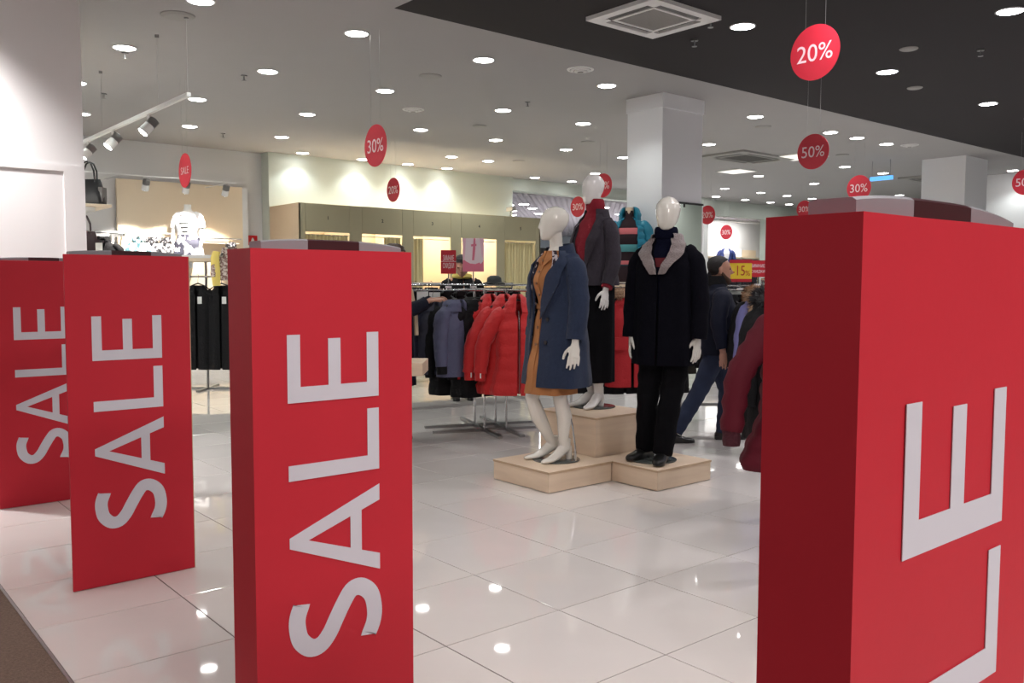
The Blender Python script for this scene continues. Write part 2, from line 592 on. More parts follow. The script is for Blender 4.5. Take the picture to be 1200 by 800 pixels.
def s_strip(w, h, t):
    """S as a thick stroke"""
    pts = []
    cx = w / 2
    r = (w - t) / 2
    rt, rb_ = r * 0.90, r
    hh = (h - t)
    ctr = [(cx + rt * 0.92, h - t * .5 - hh * .055), (cx + rt * .45, h - t / 2 - hh * .005), (cx, h - t / 2), (cx - rt * .55, h - t / 2 - hh * .04), (cx - rt * .95, h - t / 2 - hh * .16),
           (cx - rt * .93, h - t / 2 - hh * .29), (cx - rt * .55, h - t / 2 - hh * .40), (cx, h / 2 + hh * .01), (cx + rb_ * .58, h / 2 - hh * .10), (cx + rb_ * .95, h / 2 - hh * .20),
           (cx + rb_ * .96, t / 2 + hh * .17), (cx + rb_ * .60, t / 2 + hh * .045), (cx, t / 2), (cx - rb_ * .5, t / 2 + hh * .015), (cx - rb_ * .98, t / 2 + hh * .085)]
    # Catmull-Rom
    out = []
    for i in range(len(ctr) - 1):
        p0, p1, p2, p3 = ctr[max(i - 1, 0)], ctr[i], ctr[i + 1], ctr[min(i + 2, len(ctr) - 1)]
        for k in range(5):
            u = k / 5
            out.append(tuple(0.5 * ((2 * b) + (-a + c) * u + (2 * a - 5 * b + 4 * c - d) * u * u + (-a + 3 * b - 3 * c + d) * u ** 3) for a, b, c, d in zip(p0, p1, p2, p3)))
    out.append(ctr[-1])
    return out


def add_S(m, w, h, t, mp, d):
    c = s_strip(w, h, t)
    L, R = [], []
    for i, p in enumerate(c):
        a, b = c[max(i - 1, 0)], c[min(i + 1, len(c) - 1)]
        dx, dy = b[0] - a[0], b[1] - a[1]
        l = math.hypot(dx, dy)
        if i in (0, len(c) - 1):
            dx, dy, l = (-1, 0.12, 1.007)
        nx, ny = -dy / l * t / 2, dx / l * t / 2
        L.append((p[0] + nx, p[1] + ny))
        R.append((p[0] - nx, p[1] - ny))
    n = len(c)
    vs = [mp(*p, 0) for p in L] + [mp(*p, 0) for p in R] + [mp(*p, d) for p in L] + [mp(*p, d) for p in R]
    fs = []
    for i in range(n - 1):
        fs += [(i, i + 1, n + i + 1, n + i), (2 * n + i, 3 * n + i, 3 * n + i + 1, 2 * n + i + 1),
               (i, 2 * n + i, 2 * n + i + 1, i + 1), (n + i, n + i + 1, 3 * n + i + 1, 3 * n + i)]
    fs += [(0, n, 3 * n, 2 * n), (n - 1, 2 * n - 1, 4 * n - 1, 3 * n - 1)]
    m.add(vs, fs)


def gate(label, x0, y, ztop, depth, width=0.55, u0=0.42, loose=False):
    t = thing('security_gate', label, 'security gate', (x0, y, 0), 0, 'security gates in red sale covers')
    if loose:
        m = MB().box((0, 0, 0.003), (width, 0.012, ztop))
        bevel(m.build('cover', 'red', t), 0.001)
        MB().box((width - 0.0005, -0.0004, 0.003), (width + 0.003, 0.0124, ztop)).build('cut_edge', 'cardedge', t)
        MB().box((0.03, 0.014, 0.003), (width - 0.06, 0.026, ztop - 0.03)).build('rear_cover', 'red', t)
    else:
        m = MB()
        # sleeve with slightly bowed faces and a slot for the antenna
        m.box((0, 0, 0.003), (width, depth, ztop))
        o = m.build('cover', 'red', t)
        bm = bmesh.new()
        bm.from_mesh(o.data)
        bmesh.ops.subdivide_edges(bm, edges=bm.edges[:], cuts=10, use_grid_fill=True)
        for v in bm.verts:
            k = math.sin(PI * v.co.z / ztop) ** .5 if 0 < v.co.z < ztop else 0
            n = abs(noise.noise(Vector((v.co.x * 3 + x0 * 9, y * 3, v.co.z * 3)))) * 0.0022
            if v.co.y < 1e-4:
                v.co.y += n * k
            if v.co.x < 1e-4:
                v.co.x += n * k * .6
            if v.co.z > ztop - 1e-4:
                v.co.z -= n * 1.5
        bm.to_mesh(o.data)
        bm.free()
    # antenna showing above the cover
    ya, yb = (0.027, 0.075) if loose else (depth * .30, depth * .80)
    hgt = 0.022 if loose else 0.032
    parts = (('antenna', 'antenna', 0.055, width * .375), ('badge', 'badge', width * .375, width * .70), ('antenna_end', 'antenna', width * .70, width * .985))
    if loose:
        parts = (('antenna', 'antenna', 0.03, width * .38), ('badge', 'badge', width * .38, width * .70), ('antenna_end', 'antenna', width * .70, width * .96))
    for nm, mt, a, b in parts:
        rings = []
        N = 8
        for i in range(N + 1):
            u = a + (b - a) * i / N
            rise = hgt * (1 - 0.55 * (abs(u / width - .5) * 2) ** 3)
            z0, z1 = ztop - 0.25, ztop + rise
            rings.append([(u, ya, z0), (u, yb, z0), (u, yb, z1 - .004), (u, yb - .006, z1), (u, ya + .006, z1), (u, ya, z1 - .004)])
        MB().loft(rings).build(nm, mt, t)
    # lettering, read upwards
    yf = -0.0008
    zs = dict(E=1.056, L=0.821, A=0.493, S=0.257)
    Ep, Lp, wa = letter_polys()

    def mp(z0):
        return lambda p, q, d: (u0 - q, yf - 0.0 - d, z0 + p)
    dd = 0.0012
    MB().prism(Ep, mp(zs['E']), dd).build('letter', 'letter', t)
    MB().prism(Lp, mp(zs['L']), dd).build('letter', 'letter', t)
    ma = MB()
    f = mp(zs['A'])
    s = 0.052
    apx = wa / 2
    # two legs and the bar
    k = cap / (wa / 2)
    for sgn in (1, -1):
        out = [(apx - sgn * wa / 2, 0), (apx - sgn * (wa / 2 - s), 0), (apx - sgn * (-0.0001), cap - s * 0.62 * 1.9), (apx - sgn * (-0.0001), cap), (apx - sgn * 0.016, cap)]
        ma.prism(out, f, dd)
    ma.prism([(apx - 0.092, 0.066), (apx + 0.092, 0.066), (apx + 0.076, 0.106), (apx - 0.076, 0.106)], lambda p, q, d: f(p, q, d * .98), dd)
    ma.build('letter', 'letter', t)
    ms = MB()
    add_S(ms, 0.223, cap + 0.012, 0.055, lambda p, q, d: (u0 + 0.006 - q, yf - d, zs['S'] + p), dd)
    ms.build('letter', 'letter', t)
    return t


gate('red cardboard sale cover, leftmost and farthest in the row, cut by the photo edge', 1.028, 6.2, 1.551, 0.1, loose=True)
gate('flat red sale panel standing second from the left, in front of the leftmost one', 0.996, 4.31, 1.541, 0.1, width=0.556, loose=True)
gate('boxy red sale cover left of centre, whole word SALE readable, beside the mannequins', 1.048, 2.42, 1.515, 0.165, width=0.548)
gate('nearest red sale cover at the right edge, word cut off by the photo', 0.985, 0.535, 1.499, 0.133, u0=0.43)

# ------------------------------------------------------------------ ceiling downlights
rows = [
    ('row right behind the black ceiling', 7.55, [2.87, 4.37, 5.91, 7.79, 10.82, 12.82, 13.63, 14.59, 19.91]),
    ('second row behind the black ceiling', 9.53, [2.83, 4.37, 5.91, 7.8, 9.34, 12.34, 15.03, 16.75, 18.31, 19.78]),
    ('third row behind the black ceiling', 11.55, [2.87, 4.32, 5.88, 7.8, 9.3, 10.9, 12.38, 16.72, 18.96, 23.1, 24.8]),
    ('fourth row behind the black ceiling', 13.6, [3.44, 4.96, 6.46, 9.88, 10.76, 13.7, 18.27, 19.81, 21.0, 22.23, 23.38]),
    ('row closest to the back wall', 15.0, [7.53, 8.79, 9.82, 10.78, 13.2, 14.35, 19.77, 21.1, 22.32, 23.28]),
    ('front row of the black ceiling', 5.02, [6.97, 9.67, 12.36, 13.9]),
]
NTH = ['first', 'second', 'third', 'fourth', 'fifth', 'sixth', 'seventh', 'eighth', 'ninth', 'tenth', 'eleventh', 'twelfth']
LIGHT_BASE = {}


def downlight(x, y, label, cool=False, group='round downlights in the ceiling'):
    key = cool
    if key not in LIGHT_BASE:
        ring = MB()
        prof = [(0.118, 0.0), (0.122, -0.006), (0.108, -0.010), (0.104, -0.004)]
        ring.loft([[(r * math.cos(2 * PI * i / 28), r * math.sin(2 * PI * i / 28), z) for i in range(28)] for r, z in prof], cap=False)
        lens = MB()
        lens.loft([[(r * math.cos(2 * PI * i / 28), r * math.sin(2 * PI * i / 28), z) for i in range(28)] for r, z in ((0.106, -0.0070), (0.100, -0.0105), (0.05, -0.0115), (0.005, -0.012))], cap=True)
        LIGHT_BASE[key] = (ring.mesh('trim_ring', 'whiteplastic', True), lens.mesh('lens', 'lampcool' if cool else 'lamp', True))
    t = thing('ceiling_downlight', label, 'downlight', (x, y, H - (0.004 if cool else 0)), 0, group)
    for nm, me in zip(('trim_ring', 'lens'), LIGHT_BASE[key]):
        o = bpy.data.objects.new(nm, me)
        col.objects.link(o)
        o.parent = t
    bk = 'beam_cool' if cool else 'beam'
    if bk not in bpy.data.lights:
        b = bpy.data.lights.new(bk, 'SPOT')
        b.energy = BEAM * (2.3 if cool else 1.0)
        b.color = (1.0, 0.935, 0.97) if cool else (0.94, 1.0, 0.965)
        b.spot_size = math.radians(154 if cool else 122)
        b.spot_blend = 0.8 if cool else 0.55
        b.shadow_soft_size = 0.09
    o = bpy.data.objects.new(bk, bpy.data.lights[bk])
    col.objects.link(o)
    o.parent = t
    o.location = (0, 0, -0.03)
    return t


for nm, y, xs in rows:
    for i, x in enumerate(xs):
        cool = y < 6
        downlight(x, y, 'round lit downlight, %s from the left in the %s' % (NTH[i], nm), cool)
downlight(8.36, 3.24, 'round lit downlight in the black ceiling at the top right corner of the photo', True)
for i, (x, y) in enumerate(((11.0, 3.2), (5.6, 3.2), (14.0, 3.2), (4.9, 1.9), (7.6, 0.6), (12.4, 1.9), (15.5, 1.9), (2.9, 4.6), (18.0, 4.9), (4.9, -1.6), (18.5, 1.9), (1.5, 1.4), (2.9, 2.6))):
    downlight(x, y, 'round downlight outside the photo, %s of those over the front and right of the shop' % (NTH + ['thirteenth'])[i], x > 4.2, 'downlights out of the frame')

# ------------------------------------------------------------------ small ceiling fittings
def round_plate(x, y, label, r=0.14, name='ceiling_speaker', cat='ceiling speaker', m='greyplate', dz=0.0):
    t = thing(name, label, cat, (x, y, H - dz), 0)
    MB().loft([[(a * math.cos(2 * PI * i / 24), a * math.sin(2 * PI * i / 24), z) for i in range(24)] for a, z in ((r, 0), (r, -0.006), (r * .9, -0.012))]).build('plate', m, t)
    if m != 'dark':
        MB().loft([[(a * math.cos(2 * PI * i / 24), a * math.sin(2 * PI * i / 24), z) for i in range(24)] for a, z in ((r * .82, -0.012), (r * .78, -0.016), (r * .3, -0.016))]).build('grille', m, t)
    return t


def vent_round(x, y, label):
    t = thing('air_diffuser', label, 'air diffuser', (x, y, H))
    for k, r in enumerate((0.15, 0.11, 0.07)):
        MB().loft([[(a * math.cos(2 * PI * i / 24), a * math.sin(2 * PI * i / 24), z) for i in range(24)] for a, z in ((r, -0.012 * k), (r, -0.012 * k - 0.008), (r - 0.025, -0.012 * k - 0.014), (r - 0.03, -0.012 * k))], cap=False).build('ring', 'whiteplastic', t)
    MB().disc((0, 0, -0.04), 0.03, 0.04).build('hub', 'greyplate', t)
    return t


def sprinkler(x, y, label, dz=0.0):
    t = thing('sprinkler', label, 'sprinkler', (x, y, H - dz))
    MB().disc((0, 0, -0.012), 0.035, 0.012, 16).build('rose', 'steel', t)
    m = MB().tube([(0, 0, -0.012), (0, 0, -0.06)], 0.008, 8)
    m.disc((0, 0, -0.066), 0.026, 0.004, 12)
    m.build('nozzle', 'steel', t)
    return t


round_plate(2.87, 8.1, 'large grey round ceiling plate above the hanging spot track', 0.15)
round_plate(5.9, 8.53, 'grey round ceiling plate between two downlights, above the thirty percent disc', 0.13)
round_plate(8.3, 10.7, 'dark oval-looking ceiling plate left of the white column top', 0.11)
round_plate(10.6, 10.7, 'thin grey ceiling plate just left of the column', 0.12)
round_plate(11.2, 13.2, 'dark round ceiling plate above the tallest mannequin head', 0.12)
round_plate(11.6, 7.95, 'grey round plate right of the column beneath the black ceiling', 0.12)
round_plate(15.2, 8.7, 'grey round plate in the ceiling right of the fifty percent disc', 0.12)
round_plate(13.6, 11.3, 'small grey plate near the lit square panel', 0.1)
vent_round(6.83, 10.29, 'round ringed air diffuser over the red jackets side of the shop')
vent_round(6.99, 7.18, 'round ringed air diffuser close to the black ceiling edge, left of the column')
vent_round(15.0, 7.35, 'round ringed air diffuser near the right column')
round_plate(8.9, 4.4, 'pale round plate in the black ceiling at the far right', 0.09, dz=0.004)
round_plate(10.7, 5.2, 'pale thin plate in the black ceiling left of a downlight', 0.09, dz=0.004)
for k, (x, y, l, dz) in enumerate(((2.9, 9.75, 'sprinkler just behind the large downlight over the spot track', 0), (4.25, 9.9, 'sprinkler just behind a downlight left of the thirty percent disc', 0),
                                   (3.3, 12.0, 'sprinkler near the top of the white pillar edge', 0), (5.6, 13.9, 'sprinkler above the sale disc on the left', 0),
                                   (7.7, 8.9, 'sprinkler left of the column among the downlights', 0), (6.6, 5.1, 'sprinkler in the black ceiling beside the air conditioner', .004),
                                   (9.5, 3.95, 'sprinkler in the black ceiling at the right edge', .004), (7.0, 5.6, 'sprinkler in the black ceiling near the twenty percent disc', .004),
                                   (7.3, 12.2, 'sprinkler in the ceiling above the fitting rooms', 0))):
    sprinkler(x, y, l, dz)


def cassette(x0, y0, x1, y1, label, dz, m='whiteplastic'):
    t = thing('air_conditioner', label, 'air conditioner', ((x0 + x1) / 2, (y0 + y1) / 2, H - dz))
    w, d = (x1 - x0) / 2, (y1 - y0) / 2
    fr = MB()
    q = 0.62
    for (a, b) in (((-w, -d), (w, -d * .80)), ((-w, d * .80), (w, d)), ((-w, -d * .80), (-w * .80, d * .80)), ((w * .80, -d * .80), (w, d * .80)),
                   ((-w * q, -d * q), (w * q, -d * .55)), ((-w * q, d * .55), (w * q, d * q)), ((-w * q, -d * .55), (-w * .55, d * .55)), ((w * .55, -d * .55), (w * q, d * .55))):
        fr.box((a[0], a[1], -0.035), (b[0], b[1], 0))
    for sx, sy in ((1, 1), (1, -1), (-1, 1), (-1, -1)):
        fr.box((min(sx * w * q, sx * w * .8), min(sy * d * q, sy * d * .8), -0.035), (max(sx * w * q, sx * w * .8), max(sy * d * q, sy * d * .8), 0))
    fr.build('frame', m, t)
    MB().box((-w * .8, -d * .8, -0.012), (w * .8, d * .8, 0)).build('recess', 'dark', t)
    for sgn in (1, -1):
        MB().add([(-w * q, sgn * d * .78, -0.014), (w * q, sgn * d * .78, -0.014), (w * q, sgn * d * .66, -0.032), (-w * q, sgn * d * .66, -0.032)], [(0, 1, 2, 3)]).build('louvre', 'grille', t)
        MB().add([(sgn * w * .78, -d * q, -0.014), (sgn * w * .78, d * q, -0.014), (sgn * w * .66, d * q, -0.032), (sgn * w * .66, -d * q, -0.032)], [(0, 1, 2, 3)]).build('louvre', 'grille', t)
    g = MB()
    for i in range(22):
        xx = -w * .54 + i * (w * 1.08 / 21)
        g.box((xx - 0.007, -d * .55, -0.03), (xx + 0.007, d * .55, -0.014))
    gp = g.build('grille', 'greyplate' if m == 'whiteplastic' else 'grille', t)
    gp['kind'] = 'stuff'
    return t


cassette(5.67, 4.96, 6.57, 5.76, 'large white ceiling air conditioner in the black ceiling at the top', 0.004)
cassette(13.3, 9.5, 14.9, 10.5, 'grey ceiling air conditioner right of the white column', 0.0, 'greyplate')
cassette(19.3, 8.7, 20.9, 9.7, 'grey ceiling air conditioner behind the right column', 0.0, 'greyplate')
for x, y, s, l in ((14.75, 9.3, 0.75, 'lit square ceiling panel beside the grey air conditioner'), (15.64, 11.35, 0.6, 'small lit square ceiling panel further back, right of the column')):
    t = thing('ceiling_panel_lamp', l, 'panel lamp', (x, y, H))
    MB().box((-s / 2, -s / 2, -0.02), (s / 2, s / 2, 0)).build('frame', 'whiteplastic', t)
    MB().box((-s * .46, -s * .46, -0.024), (s * .46, s * .46, -0.019)).build('diffuser', 'lamppanel', t)
t = thing('hanging_sign', 'lit blue sign hanging under the ceiling left of the right column', 'sign', (16.44, 8.635, 3.46))
MB().box((-0.03, -0.27, -0.04), (0.03, 0.17, 0.035)).build('sign_box', 'bluesign', t)
MB().tube([(0, 0.14, 0.03), (0, 0.14, 0.34)], 0.006, 6).build('rod', 'steel', t)
MB().tube([(0, -0.22, 0.03), (0, -0.22, 0.34)], 0.006, 6).build('rod', 'steel', t)


# ------------------------------------------------------------------ hanging percentage discs (all face the entrance)
def hang_disc(x, y, z, txt, label, D=0.4):
    t = thing('hanging_disc', label, 'sale disc', (x, y, z), 0, 'red discount discs hanging from the ceiling')
    MB().disc((0, 0, 0), D / 2, 0.006, 40, 'X').build('disc', 'disc', t)
    text_mesh('lettering', txt, 0.16, 'disctext', t, face_minus_x(-0.0012, 0, 0), width=D * (0.72 if '%' in txt else 0.62), bold=0.0)
    text_mesh('lettering', txt, 0.16, 'disctext', t, Matrix.Translation((0.0072, 0, 0)) @ Matrix(((0, 0, 1, 0), (1, 0, 0, 0), (0, 1, 0, 0), (0, 0, 0, 1))), width=D * .7, bold=0.004)
    top = (H if (y > 6.66 or x < 4.23) else H - 0.004) - z
    for s in (-1, 1):
        yy = s * D * .2
        MB().tube([(0.003, yy, math.sqrt(D * D / 4 - yy * yy) - 0.01), (0.003, yy, top)], 0.0012, 5).build('wire', 'wire', t)
    return t


hang_disc(5.92, 3.63, 3.11, '20%', 'largest red disc reading 20%, hanging before the black ceiling at top right')
hang_disc(4.47, 7.39, 2.73, '30%', 'red disc reading 30% hanging left of centre above the fitting rooms')
hang_disc(3.75, 10.47, 2.73, 'SALE', 'red disc reading SALE hanging before the lit clothing display on the left')
hang_disc(8.02, 12.7, 2.98, '20%', 'small red disc reading 20% before the lit cream wall over the fitting rooms')
hang_disc(9.18, 5.62, 2.93, '50%', 'red disc reading 50% under the edge of the black ceiling')
hang_disc(13.07, 7.19, 2.92, '30%', 'red disc reading 30% just above the nearest sale cover')
hang_disc(18.6, 11.58, 3.18, '30%', 'red disc reading 30%, half hidden by the top of the nearest sale cover')
hang_disc(10.72, 10.45, 3.06, '20%', 'red disc reading 20% behind the head of the tallest mannequin')
hang_disc(12.11, 12.49, 2.92, '30%', 'red disc reading 30% left of the tallest mannequin head')
hang_disc(15.32, 11.84, 2.89, '20%', 'red disc reading 20% just right of the column mirror')
hang_disc(20.21, 14.97, 2.85, '30%', 'smallest red disc reading 30%, hanging before the suit niche')
hang_disc(15.07, 5.52, 3.02, '50%', 'red disc cut off by the right edge of the photo')


# ------------------------------------------------------------------ spot tracks
def spot_head(parent, loc, yaw, tilt, m='whiteplastic'):
    """a spotlight head as a part with sub-parts; aims along local -Z before tilting"""
    R = Matrix.Translation(loc) @ Matrix.Rotation(yaw, 4, 'Z') @ Matrix.Rotation(tilt, 4, 'X')
    b = MB()
    b.tube([(0, 0, 0.10), (0, 0, 0.0)], [0.052, 0.055], 18)
    h = b.build('spot_head', 'whiteplastic', parent, True)
    h.matrix_local = R
    fins = MB()
    for i in range(8):
        fins.disc((0, 0, 0.10 + i * 0.010), 0.055, 0.005, 16)
    fins.tube([(0, 0, 0.10), (0, 0, 0.185)], 0.03, 12)
    fins.build('heat_sink', 'steel', h)
    MB().disc((0, 0, -0.004), 0.046, 0.004, 20).build('lens', 'lampspot', h)
    return h


t = thing('spot_track', 'white hanging track with three lit spotlights beside the white pillar', 'track light', (2.93, 8.06, 3.105))
MB().box((-0.018, -0.02, -0.018), (0.018, 4.2, 0.018)).build('rail', 'whiteplastic', t)
for yy in (0.0, 0.79, 2.7):
    MB().tube([(0, yy, 0.018), (0, yy, H - 3.105)], 0.0018, 5).build('wire', 'wire', t)
    MB().disc((0, yy, H - 3.105 - 0.03), 0.02, 0.03, 12).build('ceiling_clip', 'steel', t)
for yy in (1.10, 2.30, 3.32):
    MB().tube([(0, yy, -0.018), (0, yy, -0.08)], 0.014, 8).build('stem', 'whiteplastic', t)
    spot_head(t, (-0.055, yy, -0.20), 1.50, 0.72)
    d = bpy.data.lights.new('track_spot', 'SPOT')
    d.energy = 170
    d.spot_size = 1.3
    d.spot_blend = 0.5
    d.shadow_soft_size = 0.04
    d.color = (1.0, 0.97, 0.93)
    o = bpy.data.objects.new('track_spot', d)
    col.objects.link(o)
    o.location = (2.80, 8.06 + yy, 2.88)
    o.rotation_euler = (0, -0.72, 0)
    o.rotation_euler = (0.72, 0, 1.50)
t2 = thing('spot_track', 'thin white wall track with three spotlights above the beige display panel', 'track light', (3.4, 14.4, 3.09))
MB().box((0.2, -0.010, -0.010), (2.62, 0.010, 0.010)).build('rail', 'whiteplastic', t2)
for xx in (0.8, 2.5):
    MB().box((xx - .005, 0, -0.005), (xx + .005, 1.19, 0.005)).build('bracket', 'whiteplastic', t2)
for xx in (1.13, 1.76, 2.41):
    MB().tube([(xx, 0, -0.018), (xx, 0, -0.05)], 0.014, 8).build('stem', 'whiteplastic', t2)
    spot_head(t2, (xx, 0.0, -0.22), 0, 0.55)
    d = bpy.data.lights.new('wall_spot', 'SPOT')
    d.energy = 190
    d.spot_size = 1.25
    d.spot_blend = 0.35
    d.color = (1.0, 0.93, 0.84)
    d.shadow_soft_size = 0.04
    o = bpy.data.objects.new('wall_spot', d)
    col.objects.link(o)
    o.location = (3.4 + xx, 14.46, 2.84)
    o.rotation_euler = (0.55, 0, 0)


# ------------------------------------------------------------------ fitting rooms
fr = thing('fitting_rooms', 'olive-beige row of five numbered fitting rooms against the back wall', 'fitting rooms', (7.01, 14.14, 0))
FW, FD, FH = 5.6, 1.16, 2.81
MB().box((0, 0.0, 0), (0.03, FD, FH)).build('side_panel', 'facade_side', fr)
MB().box((FW - 0.03, 0, 0), (FW, FD, FH)).build('side_panel', 'facade', fr)
opens = [(0.13, 1.00), (1.25, 2.12), (2.37, 3.24), (3.50, 4.40), (4.62, 5.47)]
edges = [0.0] + [v for o in opens for v in o] + [FW]
for i in range(0, len(edges), 2):
    bevel(MB().box((edges[i] + .002, 0, 0), (edges[i + 1] - .002, 0.03, FH)).build('post_panel', 'facade', fr), 0.002)
for i, (a, b) in enumerate(opens):
    bevel(MB().box((a + .002, 0, 2.32), (b - .002, 0.03, FH)).build('lintel_panel', 'facade', fr), 0.002)
    text_mesh('number', str(i + 1), 0.085, 'dark', fr, face_minus_y((a + b) / 2, -0.001, 2.57), bold=0.002)
    if i:
        MB().box((edges[2 * i] + .10, 0.03, 0), (edges[2 * i] + .13, FD, 2.5)).build('partition', 'booth', fr)
    MB().tube([(a, 0.06, 2.27), (b, 0.06, 2.27)], 0.008, 6).build('curtain_rail', 'steel', fr)
MB().box((0.03, FD - 0.02, 0), (FW - 0.03, FD, 2.5)).build('back_panel', 'booth', fr)
MB().box((3.42 - 0.98, FD - .05, 1.33), (5.2, FD - .02, 1.36)).build('hook_rail', 'plyedge', fr)


def curtain(a, b, seed):
    rnd = random.Random(seed)
    n = int((b - a) / 0.012)
    ph = rnd.random() * 6
    pts = []
    for i in range(n + 1):
        x = a + (b - a) * i / n
        pts.append((x, 0.07 + 0.022 * math.sin(i * 0.95 + ph + 0.6 * math.sin(i * .21)) + 0.006 * math.sin(i * .37)))
    rings = [[(x, y, z) for x, y in pts] for z in (2.28, 1.4, 0.06)]
    m = MB().loft(rings, cap=False, closed=False)
    o = m.build('curtain', 'curtain', fr, True, fix=False)
    return o


curtain(0.13, 1.00, 1)
curtain(1.75, 2.12, 2)
curtain(2.37, 2.64, 3)
curtain(3.50, 3.56, 4)
curtain(4.62, 5.47, 5)
for i, (a, b) in enumerate(opens):
    x = 7.01 + (a + b) / 2
    d = bpy.data.lights.new('fitting_room_lamp', 'POINT')
    d.energy = 26 if i in (1, 2, 3) else 10
    d.color = (1.0, 0.86, 0.62)
    d.shadow_soft_size = 0.06
    o = bpy.data.objects.new('fitting_room_lamp', d)
    col.objects.link(o)
    o.location = (x - 0.2, 14.75, 2.42)
    MB().disc(((a + b) / 2 - 0.2, 0.62, 2.46), 0.05, 0.02, 14).build('lamp', 'lampspot', fr)


# ------------------------------------------------------------------ cloth shapes
def ering(cx, cy, z, rx, ry, n=28, p=2.4):
    out = []
    for i in range(n):
        a = 2 * PI * i / n
        c, s = math.cos(a), math.sin(a)
        out.append((cx + rx * math.copysign(abs(c) ** (2 / p), c), cy + ry * math.copysign(abs(s) ** (2 / p), s), z))
    return out


def interp(tab, z):
    """tab rows (z, v1, v2...) with z falling or rising"""
    tab = sorted(tab)
    if z <= tab[0][0]:
        return tab[0][1:]
    for a, b in zip(tab, tab[1:]):
        if z <= b[0]:
            k = (z - a[0]) / (b[0] - a[0])
            k = k * k * (3 - 2 * k)
            return tuple(x + (y - x) * k for x, y in zip(a[1:], b[1:]))
    return tab[-1][1:]


def lin(tab, z):
    tab = sorted(tab)
    if z <= tab[0][0]:
        return tab[0][1:]
    for a, b in zip(tab, tab[1:]):
        if z <= b[0]:
            k = (z - a[0]) / (b[0] - a[0])
            return tuple(x + (y - x) * k for x, y in zip(a[1:], b[1:]))
    return tab[-1][1:]


def surf(tab, phi, z, off=0.0, p=2.4):
    """point on a garment; phi measured from the front (-Y) towards +X"""
    rx, ry, cx, cy = interp(tab, z)
    c, s = -math.cos(phi), math.sin(phi)
    return Vector((cx + (rx + off) * math.copysign(abs(s) ** (2 / p), s), cy + (ry + off) * math.copysign(abs(c) ** (2 / p), c), z))


def shell(tab, open_fn, z0, z1, nz=26, na=40, th=0.012, quilt=None, p=2.4, wob=0.0, seed=0):
    """open-fronted garment body with real thickness"""
    m = MB()
    outer, inner = [], []
    for k in range(nz + 1):
        z = z0 + (z1 - z0) * k / nz
        a = open_fn(z)
        q = 0.0
        if quilt:
            q = quilt[1] * (abs(math.sin(PI * (z - z0) / quilt[0])) ** .6 - .5)
        ro, ri = [], []
        for i in range(na + 1):
            phi = a + (2 * PI - 2 * a) * i / na
            w = 0
            if wob:
                fall = 1 - (z - z0) / (z1 - z0)
                w = wob * fall * (math.sin(phi * 5 + seed) + .6 * math.sin(phi * 9 + seed * 2))
            ro.append(surf(tab, phi, z, q + w, p))
            ri.append(surf(tab, phi, z, q + w - th, p))
        outer.append(ro)
        inner.append(ri)
    n = na + 1
    vs = [v for r in outer for v in r] + [v for r in inner for v in r]
    N = (nz + 1) * n
    fs = []
    for k in range(nz):
        for i in range(na):
            a, b, c, d = k * n + i, k * n + i + 1, (k + 1) * n + i + 1, (k + 1) * n + i
            fs += [(a, b, c, d), (N + a, N + d, N + c, N + b)]
        for i in (0, na):
            a, d = k * n + i, (k + 1) * n + i
            fs.append((a, d, N + d, N + a))
    for i in range(na):
        fs.append((i, N + i, N + i + 1, i + 1))
        t_ = nz * n
        fs.append((t_ + i, t_ + i + 1, N + t_ + i + 1, N + t_ + i))
    return m.add(vs, fs)


def patch(tab, fa, fb, z0, z1, off=0.016, th=0.010, nz=14, na=6, p=2.4):
    """a lapel or collar lying on a garment between two angles"""
    m = MB()
    g = []
    for o in (off, off + th):
        g.append([[surf(tab, fa(z) + (fb(z) - fa(z)) * i / na, z, o, p) for i in range(na + 1)] for z in [z0 + (z1 - z0) * k / nz for k in range(nz + 1)]])
    n = na + 1
    N = (nz + 1) * n
    vs = [v for L in g for r in L for v in r]
    fs = []
    for k in range(nz):
        for i in range(na):
            a, b, c, d = k * n + i, k * n + i + 1, (k + 1) * n + i + 1, (k + 1) * n + i
            fs += [(a, d, c, b), (N + a, N + b, N + c, N + d)]
        for i in (0, na):
            a, d = k * n + i, (k + 1) * n + i
            fs.append((a, N + a, N + d, d))
    for i in range(na):
        fs.append((i, i + 1, N + i + 1, N + i))
        t_ = nz * n
        fs.append((t_ + i, N + t_ + i, N + t_ + i + 1, t_ + i + 1))
    return m.add(vs, fs)


def sleeve(m, path, rad, quilt=None, seg=16, wob=0.004, seed=1, sub=6):
    P, R = [], []
    for i in range(len(path) - 1):
        for k in range(sub):
            u = k / sub
            P.append(Vector(path[i]).lerp(Vector(path[i + 1]), u))
            ra, rb = rad[i], rad[i + 1]
            ra = ra if isinstance(ra, tuple) else (ra, ra)
            rb = rb if isinstance(rb, tuple) else (rb, rb)
            R.append((ra[0] + (rb[0] - ra[0]) * u, ra[1] + (rb[1] - ra[1]) * u))
    P.append(Vector(path[-1]))
    R.append(rad[-1] if isinstance(rad[-1], tuple) else (rad[-1], rad[-1]))
    # smooth the elbow
    for _ in range(2):
        P = [P[0]] + [(P[i - 1] + P[i] * 2 + P[i + 1]) / 4 for i in range(1, len(P) - 1)] + [P[-1]]
    if quilt:
        L = 0
        out = []
        for i, r in enumerate(R):
            if i:
                L += (P[i] - P[i - 1]).length
            q = quilt[1] * (abs(math.sin(PI * L / quilt[0])) ** .6 - .5)
            out.append((r[0] + q, r[1] + q))
        R = out
    else:
        R = [(r[0] + wob * math.sin(i * 1.7 + seed), r[1] + wob * math.sin(i * 2.3 + seed * 2)) for i, r in enumerate(R)]
    return m.tube(P, R, seg)


